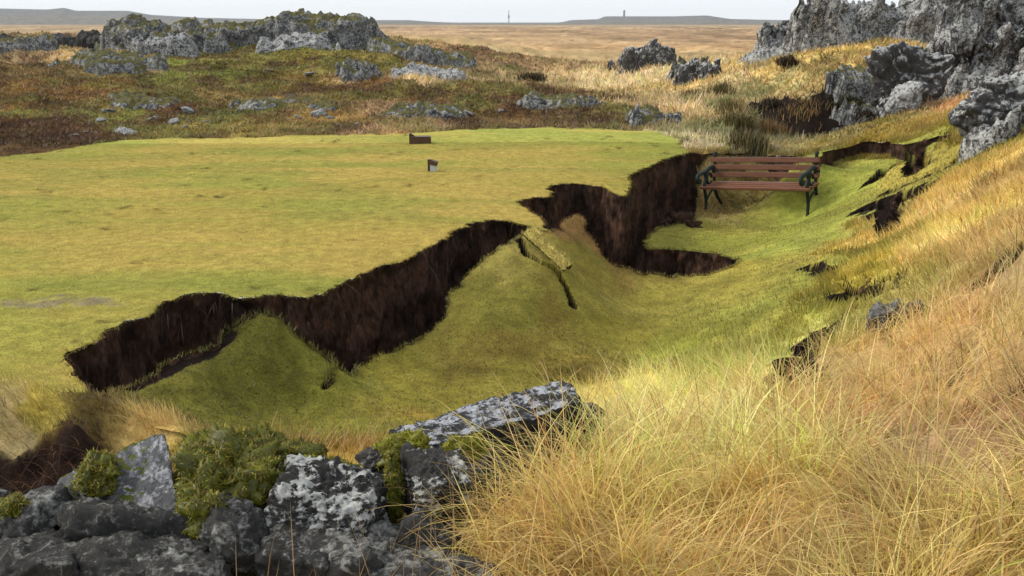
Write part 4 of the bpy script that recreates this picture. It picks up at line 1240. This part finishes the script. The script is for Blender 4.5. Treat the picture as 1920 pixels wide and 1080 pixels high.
fl = at_z(1314, 403, -0.71); fr_ = at_z(1472, 403, -0.68)
BL = 1.46
mid = (fl + fr_) / 2
bench = empty('park_bench', tuple(mid + np.array([0.31, 0.20, 0.05])), (R(9), R(-4.5), R(-36)))
tag(bench, 'wooden slatted park bench with dark green iron ends standing on sunken turf', 'bench')
k_ = 0.90
def bp(y, z, x=0): return (x, y * k_, z * k_)
hl = BL / 2
for i, (y, z) in enumerate(((0.155, 0.50), (0.185, 0.61), (0.215, 0.72))):
    bm_obj('slat', box_bm(0, (y - 0.022) * k_, z * k_, BL + 0.10, 0.050, 0.070, 0.007, (R(-10), 0, 0)), M_WOOD, bench)
for i, y in enumerate((-0.27, -0.15, -0.03, 0.08)):
    bm_obj('slat', box_bm(0, y * k_, (0.40 - 0.02 * (i / 3.0)) * k_, BL + 0.10, 0.070, 0.034, 0.006), M_WOOD, bench)
for sx in (-1, 1):
    x = sx * hl
    bm = bmesh.new()
    tube(bm, smooth_pts([bp(-.28, .395, x), bp(-.1, .385, x), bp(.12, .365, x)]), 0.022)
    tube(bm, smooth_pts([bp(.11, .34, x), bp(.15, .5, x), bp(.2, .66, x), bp(.235, .80, x), bp(.26, .81, x), bp(.265, .79, x)]), 0.025)
    c0 = bp(-.05, .48, x)
    tube(bm, [Vector(c0) + Vector((0, .075 * math.cos(a), .075 * math.sin(a))) for a in np.linspace(0, 5.6, 18)], 0.02)
    c1 = bp(.20, .56, x)
    tube(bm, [Vector(c1) + Vector((0, .075 * math.cos(a), .075 * math.sin(a))) for a in np.linspace(-2.2, 3.4, 18)], 0.02)
    tube(bm, smooth_pts([bp(-.235, .16, x), bp(-.1, .24, x), bp(.05, .27, x), bp(.2, .18, x)]), 0.016)
    fo = bm_obj('end_frame', bm, M_IRON, bench, True)
    bm = bmesh.new()
    tube(bm, smooth_pts([bp(.165, .60, x), bp(.02, .64, x), bp(-.18, .62, x), bp(-.34, .64, x), bp(-.44, .62, x), bp(-.46, .55, x), bp(-.40, .52, x), bp(-.37, .56, x)]), 0.030)
    bm_obj('armrest', bm, M_IRON, fo, True)
    bm = bmesh.new()
    tube(bm, smooth_pts([bp(-.20, .65, x), bp(-.17, .54, x), bp(-.24, .41, x), bp(-.225, .2, x), bp(-.27, .05, x), bp(-.32, -.02, x)]), 0.027, r1=0.021)
    bm_obj('leg', bm, M_IRON, fo, True)
    bm = bmesh.new()
    tube(bm, smooth_pts([bp(.11, .37, x), bp(.13, .22, x), bp(.22, .08, x), bp(.30, -.03, x)]), 0.025, r1=0.021)
    bm_obj('leg', bm, M_IRON, fo, True)

# ------------------------------------------------------------------ tee furniture
M_BOX = mat_wood('brown_stained_board', (0.045, 0.022, 0.008), (0.10, 0.05, 0.018))
p = at_z(788, 272, 0.0)
tb = empty('tee_box', tuple(p), (0, 0, R(4))); s = p[1] / F
tag(tb, 'brown wooden box with a raised end standing on the far part of the tee', 'wooden box')
bm_obj('board', box_bm(0, 0, 7.0 * s, 40 * s, 0.02, 14 * s, 0.004), M_BOX, tb)
bm_obj('board', box_bm(0, 0.16, 7.0 * s, 40 * s, 0.02, 14 * s, 0.004), M_BOX, tb)
bm_obj('board', box_bm(20 * s - 0.012, 0.08, 7 * s, 0.02, 0.138, 13.5 * s, 0.004), M_BOX, tb)
bm_obj('lid', box_bm(0, 0.08, 14.5 * s, 38 * s, 0.19, 0.015, 0.004), M_BOX, tb)
bm_obj('end_post', box_bm(-18 * s, 0.08, 10.5 * s, 5 * s, 0.12, 21 * s, 0.004), M_BOX, tb)
bm_obj('brace', box_bm(-13.5 * s, 0.08, 17 * s, 10 * s, 0.05, 0.02, 0.003, (0, R(32), 0)), M_BOX, tb)
M_PALE = NT('pale_plate').done((0.46, 0.48, 0.5), 0.6)
p = at_z(811, 321, 0.0); s = p[1] / F
tm = empty('tee_marker', tuple(p), (0, 0, R(-6)))
tag(tm, 'short dark tee marker with a sloping cap and pale grey side', 'tee marker')
bm_obj('post', box_bm(-6.5 * s, 0, 11 * s, 4 * s, 0.05, 23 * s, 0.003), M_BOX, tm)
bm_obj('base_block', box_bm(2.2 * s, 0, 6 * s, 12 * s, 0.07, 12 * s, 0.004), M_PALE, tm)
bm_obj('cap', box_bm(2 * s, 0, 16.5 * s, 16 * s, 0.10, 8 * s, 0.004, (0, R(18), 0)), M_BOX, tm)

# ------------------------------------------------------------------ shrubs in the hollow
def shrub(u, v, wpx, hpx, label, cols, seed, n=2200, lift=0.0):
    p = shit(u, v); s = p[1] / F
    w, h = wpx * s, hpx * s
    e = empty('shrub', (p[0], p[1], p[2] - 0.03))
    tag(e, label, 'shrub', 'shrubs around the hollow behind the bench')
    r = np.random.default_rng(seed)
    bm = bmesh.new()
    tips = []
    for _ in range(26):
        a = r.uniform(0, 6.28); q = r.uniform(0.1, 1) ** .7
        tip = Vector((math.cos(a) * q * w / 2, math.sin(a) * q * w / 2, h * (1 - 0.55 * q * q) * r.uniform(.7, 1.05)))
        md = tip * 0.5 + Vector((r.normal(0, .05 * w), r.normal(0, .05 * w), .12 * h))
        tube(bm, smooth_pts([(0.04 * w * math.cos(a), 0.04 * w * math.sin(a), 0), md, tip], 3), 0.012, 5, 0.004); tips.append((md, tip))
    bm_obj('twigs', bm, M_TWIG, e)
    j = r.integers(0, len(tips), n); tt = r.uniform(.0, 1.08, n)
    P = np.array([np.array(tips[a][0].lerp(tips[a][1], b)) for a, b in zip(j, tt)]) + r.normal(0, .07 * w, (n, 3)) * np.array([1, 1, .7])
    P[:, 2] = np.maximum(P[:, 2], 0.01)
    cl = np.array([lin(c) for c in cols])[r.integers(0, len(cols), n)] * ALB * r.uniform(.5, 1.4, (n, 1))
    blades('foliage', P, r.uniform(.05, .13, n), r.uniform(.012, .026, n), r.uniform(0, 6.28, n), r.uniform(0, 1.4, n), r.uniform(-.3, .6, n), np.clip(cl, 0, 1), 2, M_GRASS, parent=e, top=False, kind=None)
M_TWIG = NT('twig_bark').done((0.05, 0.035, 0.025), 0.9)
OL = [(120, 112, 60), (100, 98, 52), (140, 124, 70)]; DK = [(70, 58, 40), (52, 46, 32), (96, 72, 46)]
def reeds(u, v, wpx, hpx, label, cols, seed, n=420):
    """a loose clump of tall upright growth"""
    p = shit(u, v); sc_ = p[1] / F
    r = np.random.default_rng(seed)
    q = r.normal(0, 0.33, (n, 2)) * np.array([wpx * sc_, wpx * sc_ * 0.8]) + p[:2]
    P = np.c_[q, outer(q[:, 0], q[:, 1]) - 0.03]
    e = empty('grass_clump', tuple(p))
    tag(e, label, 'grass clump')
    cl = np.array([lin(c) for c in cols])[r.integers(0, len(cols), n)] * ALB * r.uniform(.5, 1.35, (n, 1))
    blades('blades', P - np.array(p), hpx * sc_ * r.uniform(.4, 1.1, n), r.uniform(.010, .022, n), r.uniform(0, 6.28, n), r.uniform(0, .45, n), r.uniform(0, .7, n), np.clip(cl, 0, 1), 3, M_GRASS, parent=e, top=False, kind='stuff')
RO = OL + [(160, 136, 84), (84, 72, 44)]
reeds(1352, 180, 30, 34, 'tall olive grass clump at the head of the straw hollow', RO, 1)
reeds(1368, 215, 36, 40, 'olive grass clump halfway down the hollow below the head clump', RO, 2)
reeds(1385, 245, 44, 46, 'dense olive grass clump in the middle of the hollow', RO, 3, 600)
reeds(1405, 285, 56, 50, 'brownish grass clump just behind the left end of the bench', RO + DK[:2], 4, 700)
reeds(1450, 262, 46, 42, 'pale straw clump at the brink of the bare dark hollow', [(170, 138, 84), (150, 118, 70), (110, 84, 54)], 5, 600)
reeds(1300, 185, 50, 22, 'low brown clump on the straw bank left of the hollow', DK + [(140, 112, 70)], 6)
shrub(1445, 205, 44, 20, 'low dark brown shrub on the far rim of the bare hollow', DK, 5, n=1200)
shrub(1590, 215, 60, 36, 'dark green shrub between hollow and grey rubble', [(62, 62, 34), (80, 76, 40), (50, 44, 30)], 6)
shrub(1630, 232, 60, 26, 'low dark spreading shrub on the slope above the scarp', DK + [(80, 76, 44)], 7)
shrub(1000, 160, 60, 24, 'low brown shrub on the hummock behind the rocky row', DK + [(110, 96, 56)], 8)
reeds(1885, 490, 50, 24, 'olive grass tuft high on the dry slope above the paired stones', RO, 10, 260)
reeds(1845, 525, 40, 20, 'smaller olive tuft on the dry slope just below its larger neighbour', RO, 11, 200)
reeds(1500, 200, 80, 18, 'straw fringe overhanging the top of the bare hollow', [(180, 146, 88), (150, 118, 70)], 12, 500)
shrub(1475, 130, 40, 24, 'small brown shrub on the straw mound below the big crag', DK + [(130, 100, 56)], 9)

# ------------------------------------------------------------------ far landmarks
M_FAR = NT('weathered_concrete').done((0.16, 0.17, 0.19), 0.9)
p = at_y(1170, 33, 1450); s = 1450 / F
tw = empty('tower', (p[0], p[1], p[2] - 6))
tag(tw, 'tiny grey tower standing on the distant low hill', 'tower')
bm = bmesh.new(); tube(bm, [(0, 0, 0), (0, 0, 13 * s + 6)], 2.1 * s, 12, 1.5 * s); bm_obj('shaft', bm, M_FAR, tw)
bm = bmesh.new(); tube(bm, [(0, 0, 9.5 * s + 6), (0, 0, 10.5 * s + 6)], 2.4 * s, 12); bm_obj('gallery', bm, M_FAR, tw)
p = at_y(954, 43.5, 1450)
ms = empty('mast', (p[0], p[1], 0))
tag(ms, 'thin faint mast on the far horizon above the golden plain', 'mast')
bm = bmesh.new(); tube(bm, [(0, 0, 0), (0, 0, 20 * s + 2)], 0.9 * s, 8, 0.5 * s); bm_obj('pole', bm, M_FAR, ms)
bm = bmesh.new(); tube(bm, [(0, 0, 7 * s + 2), (0, 0, 13 * s + 2)], 2.0 * s, 10, 0.8 * s); bm_obj('antenna_drum', bm, M_FAR, ms)

# ------------------------------------------------------------------ haze
bm = bmesh.new(); bmesh.ops.create_cube(bm, size=1)
bmesh.ops.scale(bm, vec=(12400, 3750, 46.5), verts=bm.verts)
bmesh.ops.translate(bm, vec=(0, 1775, 46.5 / 2 - 3.5), verts=bm.verts)
hm = bpy.data.materials.new('haze_air'); hm.use_nodes = True; hm.node_tree.nodes.clear()
ho = hm.node_tree.nodes.new('ShaderNodeOutputMaterial'); hv = hm.node_tree.nodes.new('ShaderNodeVolumePrincipled')
hv.inputs['Density'].default_value = 0.00016
hv.inputs['Color'].default_value = (0.93, 0.95, 0.97, 1)
hm.node_tree.links.new(hv.outputs[0], ho.inputs['Volume'])
o = bm_obj('haze', bm, hm)
tag(o, 'thin pale haze over the far plain and hills', 'haze', kind='stuff')
tot = sum(len(m.loop_triangles) or sum(len(p_.vertices) - 2 for p_ in m.polygons) if len(m.polygons) < 5000 else len(m.polygons) for m in bpy.data.meshes)
print('TRIS', tot)
